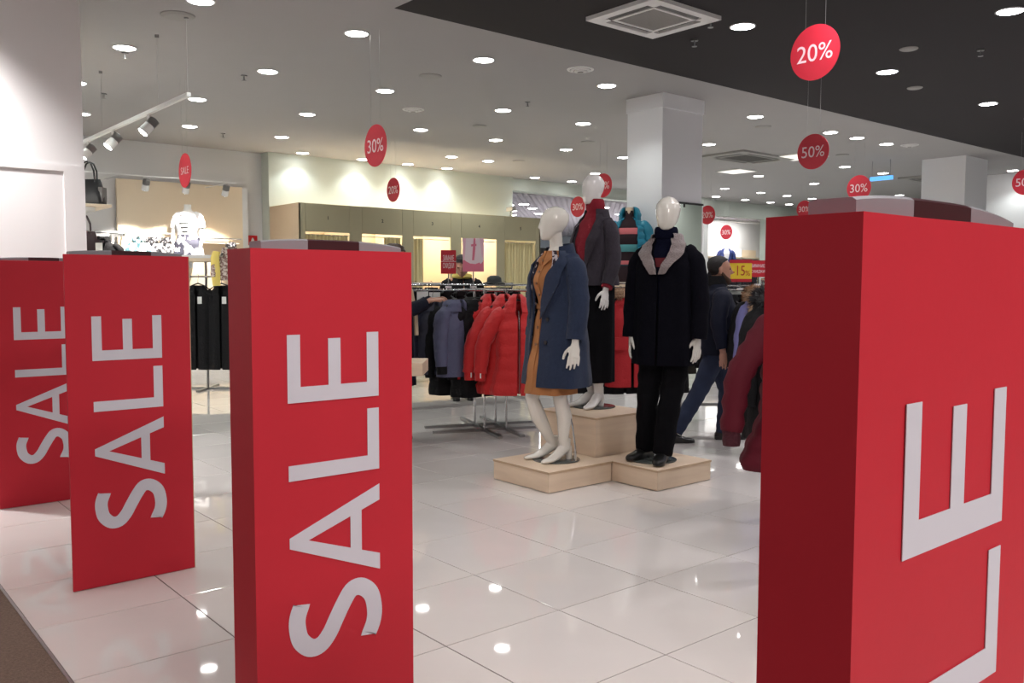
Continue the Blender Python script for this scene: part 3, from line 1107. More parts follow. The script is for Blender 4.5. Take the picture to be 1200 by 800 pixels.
def fuse(m, name, mt, parent, voxel=0.006, smooth=3):
    """one continuous surface from overlapping closed shapes"""
    o = m.build(name, mt, None)
    md = o.modifiers.new('r', 'REMESH')
    md.mode = 'VOXEL'
    md.voxel_size = voxel
    ms = o.modifiers.new('s', 'SMOOTH')
    ms.factor = 0.5
    ms.iterations = smooth
    dg = bpy.context.evaluated_depsgraph_get()
    dg.update()
    me = bpy.data.meshes.new_from_object(o.evaluated_get(dg))
    old = o.data
    o.modifiers.clear()
    o.data = me
    bpy.data.meshes.remove(old)
    me.name = name
    me.materials.clear()
    me.materials.append(MT[mt])
    me.polygons.foreach_set('use_smooth', [True] * len(me.polygons))
    if parent:
        o.parent = parent
    return o


# ------------------------------------------------------------------ figures (local frame: facing -Y, left hand on +X)
HEAD = [(0.00, .022, .024, -.062), (.06, .040, .042, -.052), (.16, .055, .066, -.034), (.30, .066, .088, -.014), (.45, .074, .100, -.002), (.60, .0785, .105, .006),
        (.74, .076, .101, .010), (.86, .062, .083, .012), (.94, .042, .057, .012), (1.0, .012, .017, .012)]


def head(m, c, h=0.24, yaw=0.0, w=1.0, seg=24):
    """c = chin point on the neck axis"""
    R = Matrix.Translation(c) @ Matrix.Rotation(yaw, 4, 'Z')
    k = h / 0.24
    rings = []
    T = [i / 18 for i in range(19)]
    for t_ in T:
        rx, ry, cy = interp(HEAD, t_)
        rings.append([R @ Vector((rx * k * w * math.cos(2 * PI * i / seg), cy * k + ry * k * math.sin(2 * PI * i / seg), t_ * h)) for i in range(seg)])
    m.loft(rings)
    return R


def hand(m, W, d, n, s, size=1.0, curl=0.5):
    """wrist W, d = towards the fingertips, n = towards the palm side, s = thumb side"""
    W, d, n, s = Vector(W), Vector(d).normalized(), Vector(n).normalized(), Vector(s).normalized()
    k = size
    m.tube([W - d * .04 * k, W, W + d * .035 * k, W + d * .085 * k], [(.024 * k, .020 * k), (.025 * k, .018 * k), (.036 * k, .015 * k), (.037 * k, .012 * k)], 14, side=s)
    for i, (o, L) in enumerate(((.031, .074), (.0105, .084), (-.0105, .078), (-.031, .060))):
        b = W + d * (.078 * k) + s * (o * k)
        dd = (d + s * (o * 2.4)).normalized()
        d2 = (dd + n * curl * .55).normalized()
        d3 = (dd + n * curl * 1.3).normalized()
        p1 = b + dd * L * .42 * k
        p2 = p1 + d2 * L * .36 * k
        p3 = p2 + d3 * L * .26 * k
        m.tube([b, p1, p2, p3], [.0092 * k, .0088 * k, .0080 * k, .0062 * k], 8)
    b = W + d * .022 * k + s * .026 * k + n * .006 * k
    p1 = b + (d * .7 + s * .62 + n * .25).normalized() * .040 * k
    p2 = p1 + (d * .9 + s * .25 + n * .35).normalized() * .030 * k
    p3 = p2 + (d * .95 + n * .4).normalized() * .022 * k
    m.tube([b, p1, p2, p3], [.013 * k, .011 * k, .0095 * k, .0075 * k], 8)


def torso(m, z, w=1.0, d=1.0, female=True, cy=0.0):
    """z = dict of heights: crotch, hip, waist, bust, shoulder, neck"""
    if female:
        tab = [(z['crotch'], .10, .085, 0, cy), (z['hip'], .168, .115, 0, cy + .01), (z['waist'], .118, .085, 0, cy), (z['bust'], .145, .112, 0, cy - .012), (z['shoulder'] - .05, .150, .085, 0, cy), (z['shoulder'], .11, .06, 0, cy + .005), (z['neck'], .05, .045, 0, cy + .012)]
    else:
        tab = [(z['crotch'], .11, .09, 0, cy), (z['hip'], .165, .115, 0, cy + .01), (z['waist'], .150, .105, 0, cy), (z['bust'], .185, .120, 0, cy - .008), (z['shoulder'] - .05, .185, .095, 0, cy), (z['shoulder'], .13, .068, 0, cy + .005), (z['neck'], .056, .052, 0, cy + .012)]
    rings = []
    N = 24
    for k in range(N + 1):
        zz = z['crotch'] + (z['neck'] - z['crotch']) * k / N
        rx, ry, cx, c_y = interp(tab, zz)
        rings.append(ering(cx, c_y, zz, rx * w, ry * d, 24, 2.2))
    m.loft(rings)


def foot_heel(m, ankle, yaw=0.0, k=1.0):
    """high-heeled foot on the ground z = 0 below the ankle, pointing along local -Y turned by yaw"""
    a = Vector(ankle)
    R = Matrix.Rotation(yaw, 3, 'Z')

    def P(y, z, x=0):
        v = R @ Vector((x, y, 0))
        return (a.x + v.x, a.y + v.y, z)
    side = R @ Vector((1, 0, 0))
    m.tube([P(.015, a.z + .05), P(.012, a.z - .02), P(-.03, .078 * k), P(-.085, .042 * k), P(-.135, .024), P(-.185, .019), P(-.222, .014)],
           [(.034, .036), (.036, .042), (.037, .040), (.041, .030), (.042, .022), (.034, .017), (.012, .010)], 14, side=side)
    m.tube([P(.035, .10 * k), P(.045, .05), P(.047, .004)], [(.030, .030), (.024, .024), (.021, .022)], 12, side=side)


def shoe(m, ankle, yaw=0.0, L=0.28):
    a = Vector(ankle)
    R = Matrix.Rotation(yaw, 3, 'Z')
    rings = []
    for t_, w, h in ((0.0, .026, .055), (.06, .034, .085), (.2, .038, .105), (.34, .040, .098), (.5, .044, .070), (.7, .049, .052), (.86, .044, .044), (.96, .030, .036), (1.0, .012, .024)):
        y = .075 - t_ * L
        ring = []
        for i in range(14):
            an = 2 * PI * i / 14
            x = w * math.cos(an)
            zz = h * .5 + h * .5 * math.sin(an)
            if math.sin(an) < -0.2:
                zz = 0.003
            v = R @ Vector((x, y, 0))
            ring.append((a.x + v.x, a.y + v.y, a.z + zz))
        rings.append(ring)
    m.loft(rings)
    # heel block
    for y0, y1 in ((.07, .0),):
        p = [R @ Vector((x, y, 0)) for x, y in ((-.034, y0), (.034, y0), (.036, y1), (-.036, y1))]
        m.add([(a.x + v.x, a.y + v.y, a.z) for v in p] + [(a.x + v.x, a.y + v.y, a.z + .03) for v in p], [(0, 1, 2, 3), (4, 7, 6, 5), (0, 4, 5, 1), (1, 5, 6, 2), (2, 6, 7, 3), (3, 7, 4, 0)])


def plate(parent, r=0.17, loc=(0, 0, 0)):
    m = MB()
    m.loft([[(a * math.cos(2 * PI * i / 40) + loc[0], a * math.sin(2 * PI * i / 40) + loc[1], z) for i in range(40)] for a, z in ((r - .003, 0.0), (r, 0.002), (r, .007), (r - .003, .009))])
    m.build('base_plate', 'glass', parent, True)


def buttons(parent, pts, m='button', r=0.011):
    for p, nrm in pts:
        nrm = Vector(nrm).normalized()
        p = Vector(p)
        MB().tube([p, p + nrm * .006], r, 12).build('button', m, parent)


# plinths
def plinth(x0, y0, x1, y1, h, label):
    t = thing('display_plinth', label, 'plinth', ((x0 + x1) / 2, (y0 + y1) / 2, 0), 0, 'plywood plinths under the mannequins')
    w, d = (x1 - x0) / 2, (y1 - y0) / 2
    b = MB().box((-w + .003, -d + .003, 0.004), (w - .003, d - .003, h - .018))
    bevel(b.build('box_body', 'ply', t), 0.002)
    bevel(MB().box((-w, -d, h - .018), (w, d, h)).build('top_panel', 'ply', t), 0.0015)
    for a, bb in (((-w - .0006, -d - .0006), (w + .0006, -d + .0005)), ((-w - .0006, -d), (-w + .0005, d + .0006))):
        MB().box((a[0], a[1], h - .0165), (bb[0], bb[1], h - .002)).build('ply_edge', 'plyedge', t)
    MB().box((-w + .02, -d + .02, 0), (w - .02, d - .02, .006)).build('foot_frame', 'dark', t)
    return t


plinth(3.952, 4.335, 4.563, 4.935, 0.147, 'low plywood plinth on the left, under the mannequin in the blue coat')
plinth(4.567, 3.912, 5.155, 4.495, 0.147, 'low plywood plinth on the right, under the mannequin in the black coat')
plinth(4.567, 4.505, 5.175, 5.12, 0.437, 'tall plywood plinth behind the two low ones, under the burgundy mannequin')


# --------------------------------------------------------------- mannequin A: navy coat, tan dress
def mannequin_a():
    t = thing('mannequin', 'glossy white mannequin in an open navy coat over a tan dress', 'mannequin', (4.29, 4.63, 0.147), math.radians(-99), 'mannequins on the plywood plinths')
    plate(t, 0.172)
    m = MB()
    zz = dict(crotch=.86, hip=.95, waist=1.12, bust=1.28, shoulder=1.47, neck=1.53)
    torso(m, zz, .92, .95, True, -.02)
    m.tube([(0, -.005, 1.48), (0, -.010, 1.56), (0, -.022, 1.66)], [.052, .047, .052], 16)
    head(m, (0, -.03, 1.575), .238, math.radians(-24), .98)
    R = Matrix.Translation((0, -.03, 1.575)) @ Matrix.Rotation(math.radians(-24), 4, 'Z')
    m.tube([R @ Vector((0, -.094, .135)), R @ Vector((0, -.108, .088)), R @ Vector((0, -.094, .075))], [(.006, .005), (.011, .006), (.007, .005)], 10)
    for s in (-1, 1):
        sh = (s * .17, 0, 1.43)
        el = (s * .245, .01, 1.13)
        wr = (s * .255, -.045, .90)
        if s > 0:
            wr = (s * .295, -.045, .855)
        m.tube([(s * .09, 0, 1.43), (s * .15, 0, 1.41), el, wr], [.043, .043, .036, .026], 12)
        hand(m, wr, (0.06 * s, -.16, -1), (-s, .35, 0), (-.35 * s, -1, 0), 1.1, .35)
    # legs: right one forward, left one straight
    m.tube([(-.075, -.02, .90), (-.085, -.07, .70), (-.085, -.155, .45), (-.080, -.10, .31), (-.070, .0, .13), (-.070, .012, .09)], [.085, .075, .052, .056, .034, .034], 16)
    m.tube([(.075, -.01, .90), (.078, -.01, .70), (.075, -.02, .46), (.075, .02, .32), (.065, .018, .13), (.065, .025, .09)], [.085, .075, .052, .056, .034, .034], 16)
    foot_heel(m, (-.070, .012, .115), math.radians(-8))
    foot_heel(m, (.065, .028, .115), math.radians(10))
    fuse(m, 'body', 'skin_m', t, .005, 2)
    MB().tube([(.14, .07, .009), (.14, .07, .10), (.125, .055, .26), (.10, .04, .37)], .006, 8).build('support_rod', 'metal', t)
    MB().tube([(.14, .07, .009), (.14, .07, .075)], .011, 10).build('rod_socket', 'metal', t)
    # tan dress
    dt = [(.49, .195, .165, -.005, -.055), (.62, .19, .155, 0, -.05), (.95, .178, .13, 0, -.02), (1.12, .135, .105, 0, -.02), (1.29, .155, .128, 0, -.035), (1.42, .15, .095, 0, -.015), (1.50, .075, .068, 0, -.008)]
    d = shell(dt, lambda z: 0.012, .49, 1.50, 34, 44, .010, wob=.010, seed=2).build('dress', 'dresstan', t, True)
    pk = patch(dt, lambda z: .03, lambda z: .03 + 1.1 * max(.0, 1 - (1.50 - z) / .11), 1.40, 1.50, .006, .006, 8, 6)
    pk.build('collar', 'dresstan', d, True)
    patch(dt, lambda z: -.03, lambda z: -.03 - 1.1 * max(.0, 1 - (1.50 - z) / .11), 1.40, 1.50, .006, .006, 8, 6).build('collar', 'dresstan', d, True)
    patch(dt, lambda z: -.10, lambda z: .06, .50, 1.46, .002, .005, 40, 3).build('placket', 'dresstan', d, True)
    buttons(d, [(surf(dt, -.02, z, .006), (0, -1, 0)) for z in (1.43, 1.35, 1.27, 1.19, 1.08, .96, .84)], 'tanbutton', .010)
    MB().loft([[surf(dt, 2 * PI * i / 36, z, o) for i in range(36)] for z, o in ((1.085, .004), (1.09, .010), (1.12, .010), (1.125, .004))], cap=False).build('belt', 'dresstan', d, True)
    # printed scarf hanging inside the coat
    patch(dt, lambda z: -.55 - .25 * (1.5 - z), lambda z: -.90 - .25 * (1.5 - z), 1.05, 1.50, .008, .010, 12, 4).build('scarf', 'scarfprint', t, True)
    patch(dt, lambda z: .60, lambda z: 1.0, 1.20, 1.50, .008, .010, 12, 4).build('scarf', 'scarfprint', t, True)
    # navy coat
    ct = [(.545, .278, .215, 0, -.005), (.80, .26, .192, 0, -.0), (1.10, .232, .165, 0, 0), (1.30, .220, .158, 0, 0), (1.40, .208, .13, 0, .005), (1.455, .155, .10, 0, .012), (1.50, .085, .082, 0, .02)]
    op = [(.545, .20), (.9, .19), (1.15, .22), (1.35, .40), (1.50, 1.0)]
    opf = lambda z: lin(op, z)[0]
    c = shell(ct, opf, .545, 1.50, 40, 56, .014, wob=.012, seed=1).build('coat', 'navy', t, True)
    for s in (-1, 1):
        lap = [(1.02, .0), (1.12, .28), (1.30, .62), (1.40, .55), (1.50, .40)]
        patch(ct, lambda z: s * opf(z), lambda z: s * (opf(z) + lin(lap, z)[0]), 1.02, 1.50, .012, .012, 20, 8).build('lapel', 'navy', c, True)
        m = MB()
        sleeve(m, [(s * .14, .015, 1.425), (s * .207, .015, 1.365), (s * .258, .012, 1.13), (s * .266, -.02, .89)], [(.072, .07), (.078, .083), (.072, .076), (.064, .068)], seed=s)
        m.build('sleeve', 'navy', c, True)
        sleeve(MB(), [(s * .265, -.015, .945), (s * .266, -.021, .885)], [(.0675, .0715), (.0675, .0715)], wob=0).build('cuff', 'navy', c, True)
    collar = MB().loft([[(r * math.sin(a) * 1.05, .02 - r * math.cos(a), z + .02 * math.cos(a) * -1) for a in [0.9 + (2 * PI - 1.8) * i / 24 for i in range(25)]] for r, z in ((.086, 1.47), (.082, 1.535), (.097, 1.54), (.118, 1.46))], cap=False, closed=False)
    collar.build('collar', 'navy', c, True, fix=False)
    buttons(c, [(surf(ct, .46, 1.02, .004), (.3, -1, 0)), (surf(ct, .44, .86, .004), (.3, -1, 0))], 'button', .014)
    return t


mannequin_a()


# --------------------------------------------------------------- mannequin M: black coat with fur collar
def mannequin_m():
    base = Vector((4.83, 4.19, 0.147))
    t = thing('mannequin', 'glossy white male mannequin in a black coat with grey fur collar', 'mannequin', base, math.radians(-69.5), 'mannequins on the plywood plinths')
    plate(t, 0.175)
    ox = 0.085      # the figure leans over towards its left foot
    m = MB()
    zz = dict(crotch=.88, hip=.98, waist=1.15, bust=1.34, shoulder=1.54, neck=1.60)
    torso(m, zz, .93, 1, False, 0)
    m.tube([(0, .0, 1.55), (0, -.008, 1.62), (0, -.015, 1.72)], [.060, .056, .06], 16)
    head(m, (.012, -.01, 1.645), .238, math.radians(8), 1.12)
    for s in (-1, 1):
        wr = (s * .245, -.02, .90) if s > 0 else (s * .245, -.03, .91)
        m.tube([(s * .12, 0, 1.49), (s * .18, 0, 1.46), (s * .240, .01, 1.18), wr], [.05, .050, .042, .028], 12)
        hand(m, wr, (0.0, -.15, -1), (-s, .3, 0), (-.3 * s, -1, 0), 1.15, .4)
    m.tube([(-.085, 0, .92), (-.10, -.005, .70), (-.125, .0, .45), (-.150, .03, .09)], [.08, .07, .052, .035], 12)
    m.tube([(.085, 0, .92), (.09, -.005, .70), (.055, -.03, .45), (.01, -.05, .09)], [.08, .07, .052, .035], 12)
    b = fuse(m, 'body', 'skin_m', t, .005, 2)
    b.location = (ox, 0, 0)
    tr = MB()
    tr.loft([ering(0, 0, z, a, c, 24, 2.4) for z, a, c in ((.84, .13, .10), (.92, .175, .125), (1.05, .168, .118), (1.12, .16, .11))])
    sleeve(tr, [(-.085, 0, .93), (-.10, -.005, .70), (-.125, .0, .45), (-.150, .03, .06)], [(.095, .10), (.090, .095), (.078, .085), (.070, .078)], wob=.005, sub=8)
    sleeve(tr, [(.085, 0, .93), (.09, -.005, .70), (.055, -.03, .45), (.01, -.05, .055)], [(.095, .10), (.090, .095), (.080, .085), (.074, .082)], wob=.005, sub=8, seed=3)
    o = fuse(tr, 'trousers', 'blacktrouser', t, .01, 2)
    o.location = (ox, 0, 0)
    s1 = MB()
    shoe(s1, (-.150 + ox, .025, .009), math.radians(-14), .285)
    s1.build('shoe', 'shoe', t, True)
    s1 = MB()
    shoe(s1, (.01 + ox, -.05, .009), math.radians(10), .285)
    s1.build('shoe', 'shoe', t, True)
    # navy roll-neck with a red band
    kt = [(1.10, .165, .118, 0, 0), (1.34, .185, .130, 0, -.008), (1.48, .170, .10, 0, 0), (1.53, .12, .078, 0, .002), (1.585, .070, .072, 0, 0), (1.66, .066, .068, 0, -.006)]
    k = MB()
    k.loft([[surf(kt, 2 * PI * i / 32, 1.10 + .56 * j / 24) for i in range(32)] for j in range(25)])
    sw = k.build('sweater', 'navyknit', t, True)
    sw.location = (ox, 0, 0)
    patch(kt, lambda z: -.9, lambda z: .9, 1.385, 1.45, .001, .003, 4, 10).build('chest_stripe', 'deepred', sw, True)
    MB().loft([[surf(kt, 2 * PI * i / 32, z, o_) for i in range(32)] for z, o_ in ((1.585, .004), (1.60, .012), (1.65, .013), (1.668, .004))], cap=False).build('roll_neck', 'navyknit', sw, True)
    # coat
    ct = [(.70, .232, .185, 0, 0), (.95, .222, .172, 0, 0), (1.2, .213, .158, 0, 0), (1.38, .215, .155, 0, 0), (1.47, .200, .125, 0, .004), (1.53, .145, .098, 0, .008), (1.585, .092, .085, 0, .01)]
    op = [(.70, .02), (1.28, .02), (1.36, .05), (1.42, .12), (1.48, .26), (1.585, .56)]
    opf = lambda z: lin(op, z)[0]
    c = shell(ct, opf, .70, 1.585, 36, 56, .016, wob=.008, seed=3).build('coat', 'black', t, True)
    c.location = (ox, 0, 0)
    for s in (-1, 1):
        m = MB()
        sleeve(m, [(s * .13, .01, 1.50), (s * .205, .01, 1.425), (s * .245, .012, 1.17), (s * .248, -.02, .885)], [(.070, .068), (.076, .084), (.070, .078), (.062, .068)], seed=s + 4)
        m.build('sleeve', 'black', c, True)
        lap = [(1.33, .10), (1.345, .15), (1.42, .31), (1.50, .56), (1.585, 1.0)]
        lm = patch(ct, lambda z: s * (opf(z) - .02), lambda z: s * (opf(z) + lin(lap, z)[0]), 1.335, 1.585, .012, .020, 22, 10)
        fur_noise(lm, .004, 40)
        lm.build('fur_lapel', 'greyfur', c, True)
    cm = MB().loft([[(r * math.sin(a) * 1.05, .012 - r * math.cos(a), z) for a in [0.75 + (2 * PI - 1.5) * i / 30 for i in range(31)]] for r, z in ((.088, 1.565), (.086, 1.612), (.096, 1.622), (.108, 1.612), (.122, 1.555))], cap=False, closed=False)
    fur_noise(cm, .003, 40)
    cm.build('fur_collar', 'greyfur', c, True, fix=False)
    return t


def fur_noise(m, amp, sc):
    out = []
    for v in m.v:
        p = Vector(v)
        n = noise.noise_vector(p * sc)
        out.append(tuple(p + n * amp))
    m.v = out


mannequin_m()


# --------------------------------------------------------------- mannequin C: charcoal jacket, burgundy roll-neck, midi skirt
def mannequin_c():
    t = thing('mannequin', 'tallest white mannequin with charcoal jacket over a burgundy roll-neck', 'mannequin', (4.985, 4.94, 0.437), math.radians(-96), 'mannequins on the plywood plinths')
    plate(t, 0.172)
    m = MB()
    zz = dict(crotch=.86, hip=.96, waist=1.13, bust=1.30, shoulder=1.49, neck=1.55)
    torso(m, zz, .84, .9, True, -.01)
    m.tube([(0, .0, 1.50), (0, -.005, 1.58), (0, -.015, 1.68)], [.052, .047, .052], 16)
    head(m, (-.02, -.012, 1.60), .238, math.radians(14), 1.0)
    for s in (-1, 1):
        if s > 0:
            wr = (.220, -.075, .93)
            m.tube([(.09, 0, 1.44), (.14, 0, 1.42), (.205, .02, 1.17), wr], [.045, .046, .036, .024], 12)
            hand(m, wr, (.25, -.30, -1), (-1, 0, 0), (0, -1, .2), 1.0, .3)
        else:
            wr = (-.22, -.03, .93)
            m.tube([(-.09, 0, 1.44), (-.14, 0, 1.42), (-.205, .02, 1.17), wr], [.045, .046, .036, .024], 12)
            hand(m, wr, (0, -.1, -1), (1, 0, 0), (0, -1, 0), 1.0, .35)
    m.tube([(-.075, 0, .9), (-.08, -.02, .70), (-.08, -.06, .46), (-.07, -.02, .30), (-.055, .02, .13), (-.055, .03, .09)], [.085, .075, .052, .054, .034, .034], 14)
    m.tube([(.075, 0, .9), (.08, -.01, .70), (.075, -.02, .46), (.065, .0, .30), (.05, .0, .13), (.05, .01, .09)], [.085, .075, .052, .054, .034, .034], 14)
    foot_heel(m, (-.055, .02, .115), math.radians(-6))
    foot_heel(m, (.05, .005, .115), math.radians(22))
    fuse(m, 'body', 'skin_w', t, .005, 2)
    st = [(.205, .165, .15, 0, -.01), (.5, .17, .145, 0, -.01), (.96, .175, .125, 0, 0), (1.12, .13, .10, 0, 0)]
    s_ = MB()
    s_.loft([[surf(st, 2 * PI * i / 40, .205 + .915 * j / 22, .008 * (1 - j / 22) * math.sin(i * 1.3)) for i in range(40)] for j in range(23)])
    s_.build('skirt', 'blacktrouser', t, True)
    kt = [(1.08, .135, .105, 0, 0), (1.30, .158, .130, 0, -.02), (1.44, .155, .095, 0, -.005), (1.505, .10, .07, 0, .0), (1.55, .063, .062, 0, 0), (1.635, .058, .060, 0, -.006)]
    k = MB()
    k.loft([[surf(kt, 2 * PI * i / 32, 1.08 + .555 * j / 24) for i in range(32)] for j in range(25)])
    sw = k.build('sweater', 'redknit', t, True)
    MB().loft([[surf(kt, 2 * PI * i / 32, z, o_) for i in range(32)] for z, o_ in ((1.55, .003), (1.565, .010), (1.625, .010), (1.64, .003))], cap=False).build('roll_neck', 'redknit', sw, True)
    ct = [(.965, .205, .172, 0, 0), (1.12, .186, .148, 0, 0), (1.30, .186, .152, 0, -.01), (1.42, .178, .118, 0, 0), (1.475, .138, .092, 0, .006), (1.52, .085, .078, 0, .012)]
    op = [(.965, .20), (1.10, .20), (1.30, .38), (1.42, .52), (1.52, .80)]
    opf = lambda z: lin(op, z)[0]
    c = shell(ct, opf, .965, 1.52, 30, 52, .012, wob=.005, seed=5).build('jacket', 'charcoal', t, True)
    for s in (-1, 1):
        m = MB()
        sleeve(m, [(s * .12, .01, 1.445), (s * .168, .01, 1.40), (s * .207, .02, 1.16), (s * .222, -.06, .965)], [(.060, .058), (.060, .070), (.056, .064), (.048, .052)], seed=s + 7)
        m.build('sleeve', 'charcoal', c, True)
        cf = MB()
        sleeve(cf, [(s * .221, -.05, .985), (s * .223, -.068, .945)], [(.045, .047), (.042, .044)], wob=0)
        cf.build('knit_cuff', 'redknit', sw, True)
        lap = [(1.06, .0), (1.20, .30), (1.34, .55), (1.385, .62), (1.39, .38), (1.46, .45), (1.52, .6)]
        patch(ct, lambda z: s * opf(z), lambda z: s * (opf(z) + lin(lap, z)[0]), 1.06, 1.52, .009, .008, 30, 6).build('lapel', 'charcoal', c, True)
    MB().loft([[(r * math.sin(a) * 1.05, .012 - r * math.cos(a), z) for a in [0.8 + (2 * PI - 1.6) * i / 24 for i in range(25)]] for r, z in ((.080, 1.50), (.078, 1.555), (.090, 1.56), (.108, 1.49))], cap=False, closed=False).build('collar', 'charcoal', c, True, fix=False)
    return t


mannequin_c()


# ------------------------------------------------------------------ garments on hangers (origin at the hook on the rail, hanging along -Z, facing -Y)
def fur_strip(m, path, r, n, L, seed=3):
    """fluffy roll: core plus blades of fur"""
    rnd = random.Random(seed)
    m.tube(path, r * .8, 10)
    P = [Vector(p) for p in path]
    for _ in range(n):
        i = rnd.randrange(len(P) - 1)
        c = P[i].lerp(P[i + 1], rnd.random())
        d = Vector((rnd.gauss(0, 1), rnd.gauss(0, 1), rnd.gauss(0, 1)))
        tdir = (P[i + 1] - P[i]).normalized()
        d = d - tdir * d.dot(tdir) * .6
        d.normalize()
        b = c + d * r * .72
        e = c + d * (r * .8 + L * rnd.uniform(.5, 1.1)) + Vector((rnd.uniform(-.3, .3), rnd.uniform(-.3, .3), rnd.uniform(-.5, .1))) * L * .5
        s = d.cross(Vector((rnd.random(), rnd.random(), rnd.random())))
        s.normalize()
        s *= L * .13
        m.add([b - s, b + s, e], [(0, 1, 2)])


def hanger(parent, w=.36, m='dark'):
    h = MB()
    h.tube([(0, 0, -.03), (.012, 0, .0), (.012, 0, .022), (0, 0, .034), (-.014, 0, .03)], .0022, 6)
    h.tube([(0, 0, -.03), (0, 0, -.075)], .0025, 6)
    h.tube([(-w / 2, 0, -.155), (-w * .25, 0, -.105), (0, 0, -.078), (w * .25, 0, -.105), (w / 2, 0, -.155)], [(.010, .007), (.012, .008), (.014, .010), (.012, .008), (.010, .007)], 8, side=(0, 1, 0))
    return h.build('hanger', m, parent, True)


def jacket(name, label, cat, loc, rotz, mt, length=.75, w=.24, dep=.13, quilt=None, hood=None, hoodm=None, open_=.04, flare=1.1, slen=.60, sw=.062, collar=True, cuff=None, tags=False, fur=None, group=None, spread=.05, zipper=False, sleeves=True, lm='dark'):
    t = thing(name, label, cat, loc, rotz, group)
    zt = -.13
    zb = zt - length
    tab = [(zb, w * flare, dep * 1.12, 0, 0), (zb + length * .4, w * 1.0, dep * 1.05, 0, 0), (zt - .22, w * .97, dep, 0, 0), (zt - .08, w * .86, dep * .72, 0, .0), (zt - .02, w * .55, dep * .52, 0, .005), (zt + .025, .085, .07, 0, .01)]
    opf = lambda z: open_ + (.25 * max(0, (z - (zt - .12)) / .14) if z > zt - .12 else 0)
    nz = 44 if quilt else 22
    b = shell(tab, opf, zb, zt + .025, nz, 40, .012, quilt, wob=.008, seed=len(label) % 7).build('body', mt, t, True)
    if sleeves:
        for s in (-1, 1):
            m = MB()
            sleeve(m, [(s * w * .62, 0, zt - .055), (s * w * .98, 0, zt - .12), (s * (w + spread * .8), -.01, zt - slen * .55), (s * (w + spread), -.03, zt - slen)],
                   [(sw * .95, sw * .95), (sw * 1.08, sw * 1.15), (sw, sw * 1.08), (sw * .85, sw * .9)], quilt, seed=s + 2)
            so = m.build('sleeve', mt, t, True)
            if cuff:
                cm = MB()
                sleeve(cm, [(s * (w + spread), -.03, zt - slen + .01), (s * (w + spread), -.035, zt - slen - .07)], [(sw * .74, sw * .78), (sw * .7, sw * .74)], wob=.002)
                cm.build('cuff', cuff, so, True)
            if tags:
                MB().box((s * (w + spread) - .006, -.10, zt - slen - .04), (s * (w + spread) + .006, -.098, zt - slen + .005)).build('swing_tag', 'paper', so)
    if zipper:
        z0, z1 = zb + .03, zt - .05
        MB().tube([surf(tab, 0, z0 + (z1 - z0) * i / 14, .002) for i in range(15)], .0035, 6).build('zipper', 'metal', t)
    hm = hoodm or mt
    if hood:
        ht = [(zt - .07, .165, .105, 0, .0), (zt + .0, .125, .10, 0, .01), (zt + .06, .085, .085, 0, .02), (zt + .11, .040, .05, 0, .03)]
        ho = shell(ht, lambda z: .14 + 1.2 * max(0, z - zt - .01), zt - .06, zt + .105 if hood == 'peak' else zt + .05, 12, 26, .016, None, wob=.004).build('hood', mt, t, True)
        if fur:
            f = MB()
            pth = [surf(ht, a, zt + .02 + .035 * abs(math.cos(a / 2)), .03) for a in [.55 + (2 * PI - 1.1) * i / 20 for i in range(21)]]
            fur_strip(f, pth, .055, 1500, .035)
            f.build('fur_trim', fur, t, False, fix=False)
    elif collar:
        MB().loft([[(r * math.sin(a), .01 - r * .85 * math.cos(a), z) for a in [.45 + (2 * PI - .9) * i / 20 for i in range(21)]] for r, z in ((.085, zt + .015), (.08, zt + .075), (.092, zt + .08), (.108, zt + .01))], cap=False, closed=False).build('collar', hm, t, True, fix=False)
    elif fur:
        f = MB()
        pth = [(.10 * math.sin(a), .01 - .09 * math.cos(a), zt + .03) for a in [.3 + (2 * PI - .6) * i / 16 for i in range(17)]]
        pth = [(.05, -dep * .75, zt - .20)] + [(.07, -dep * .7, zt - .10)] + pth + [(-.07, -dep * .7, zt - .10), (-.05, -dep * .75, zt - .20)]
        fur_strip(f, pth, .068, 2200, .042)
        f.build('fur_collar', fur, t, False, fix=False)
    hanger(t, w * 1.5, lm)
    return t


# --- four-way rack with the jackets, centre of the shop
rk = thing('clothes_rack', 'chrome four-armed clothes rack holding red and blue jackets', 'clothes rack', (5.36, 6.74, 0), math.radians(-20))
for (sx, sy) in ((-.11, -.16), (.11, -.16), (-.11, .16), (.11, .16)):
    MB().tube([(sx, sy, 0.02), (sx, sy, 1.36)], .0125, 10).build('post', 'metal', rk, True)
for yy in (-.16, .16):
    MB().box((-.62, yy - .02, 0.0), (.62, yy + .02, .025)).build('base_bar', 'steel', rk)
for xx in (-.11, .11):
    MB().box((xx - .02, -.62, 0.0), (xx + .02, .62, .024)).build('base_bar', 'steel', rk)
for xx in (-.11, .11):
    MB().tube([(xx, -.72, 1.352), (xx, .72, 1.352)], .011, 10).build('hang_rail', 'metal', rk, True)
for yy in (-.16, .16):
    MB().tube([(-.78, yy, 1.352), (.78, yy, 1.352)], .011, 10).build('hang_rail', 'metal', rk, True)
MB().box((-.13, -.18, 1.34), (.13, .18, 1.37)).build('top_plate', 'steel', rk)

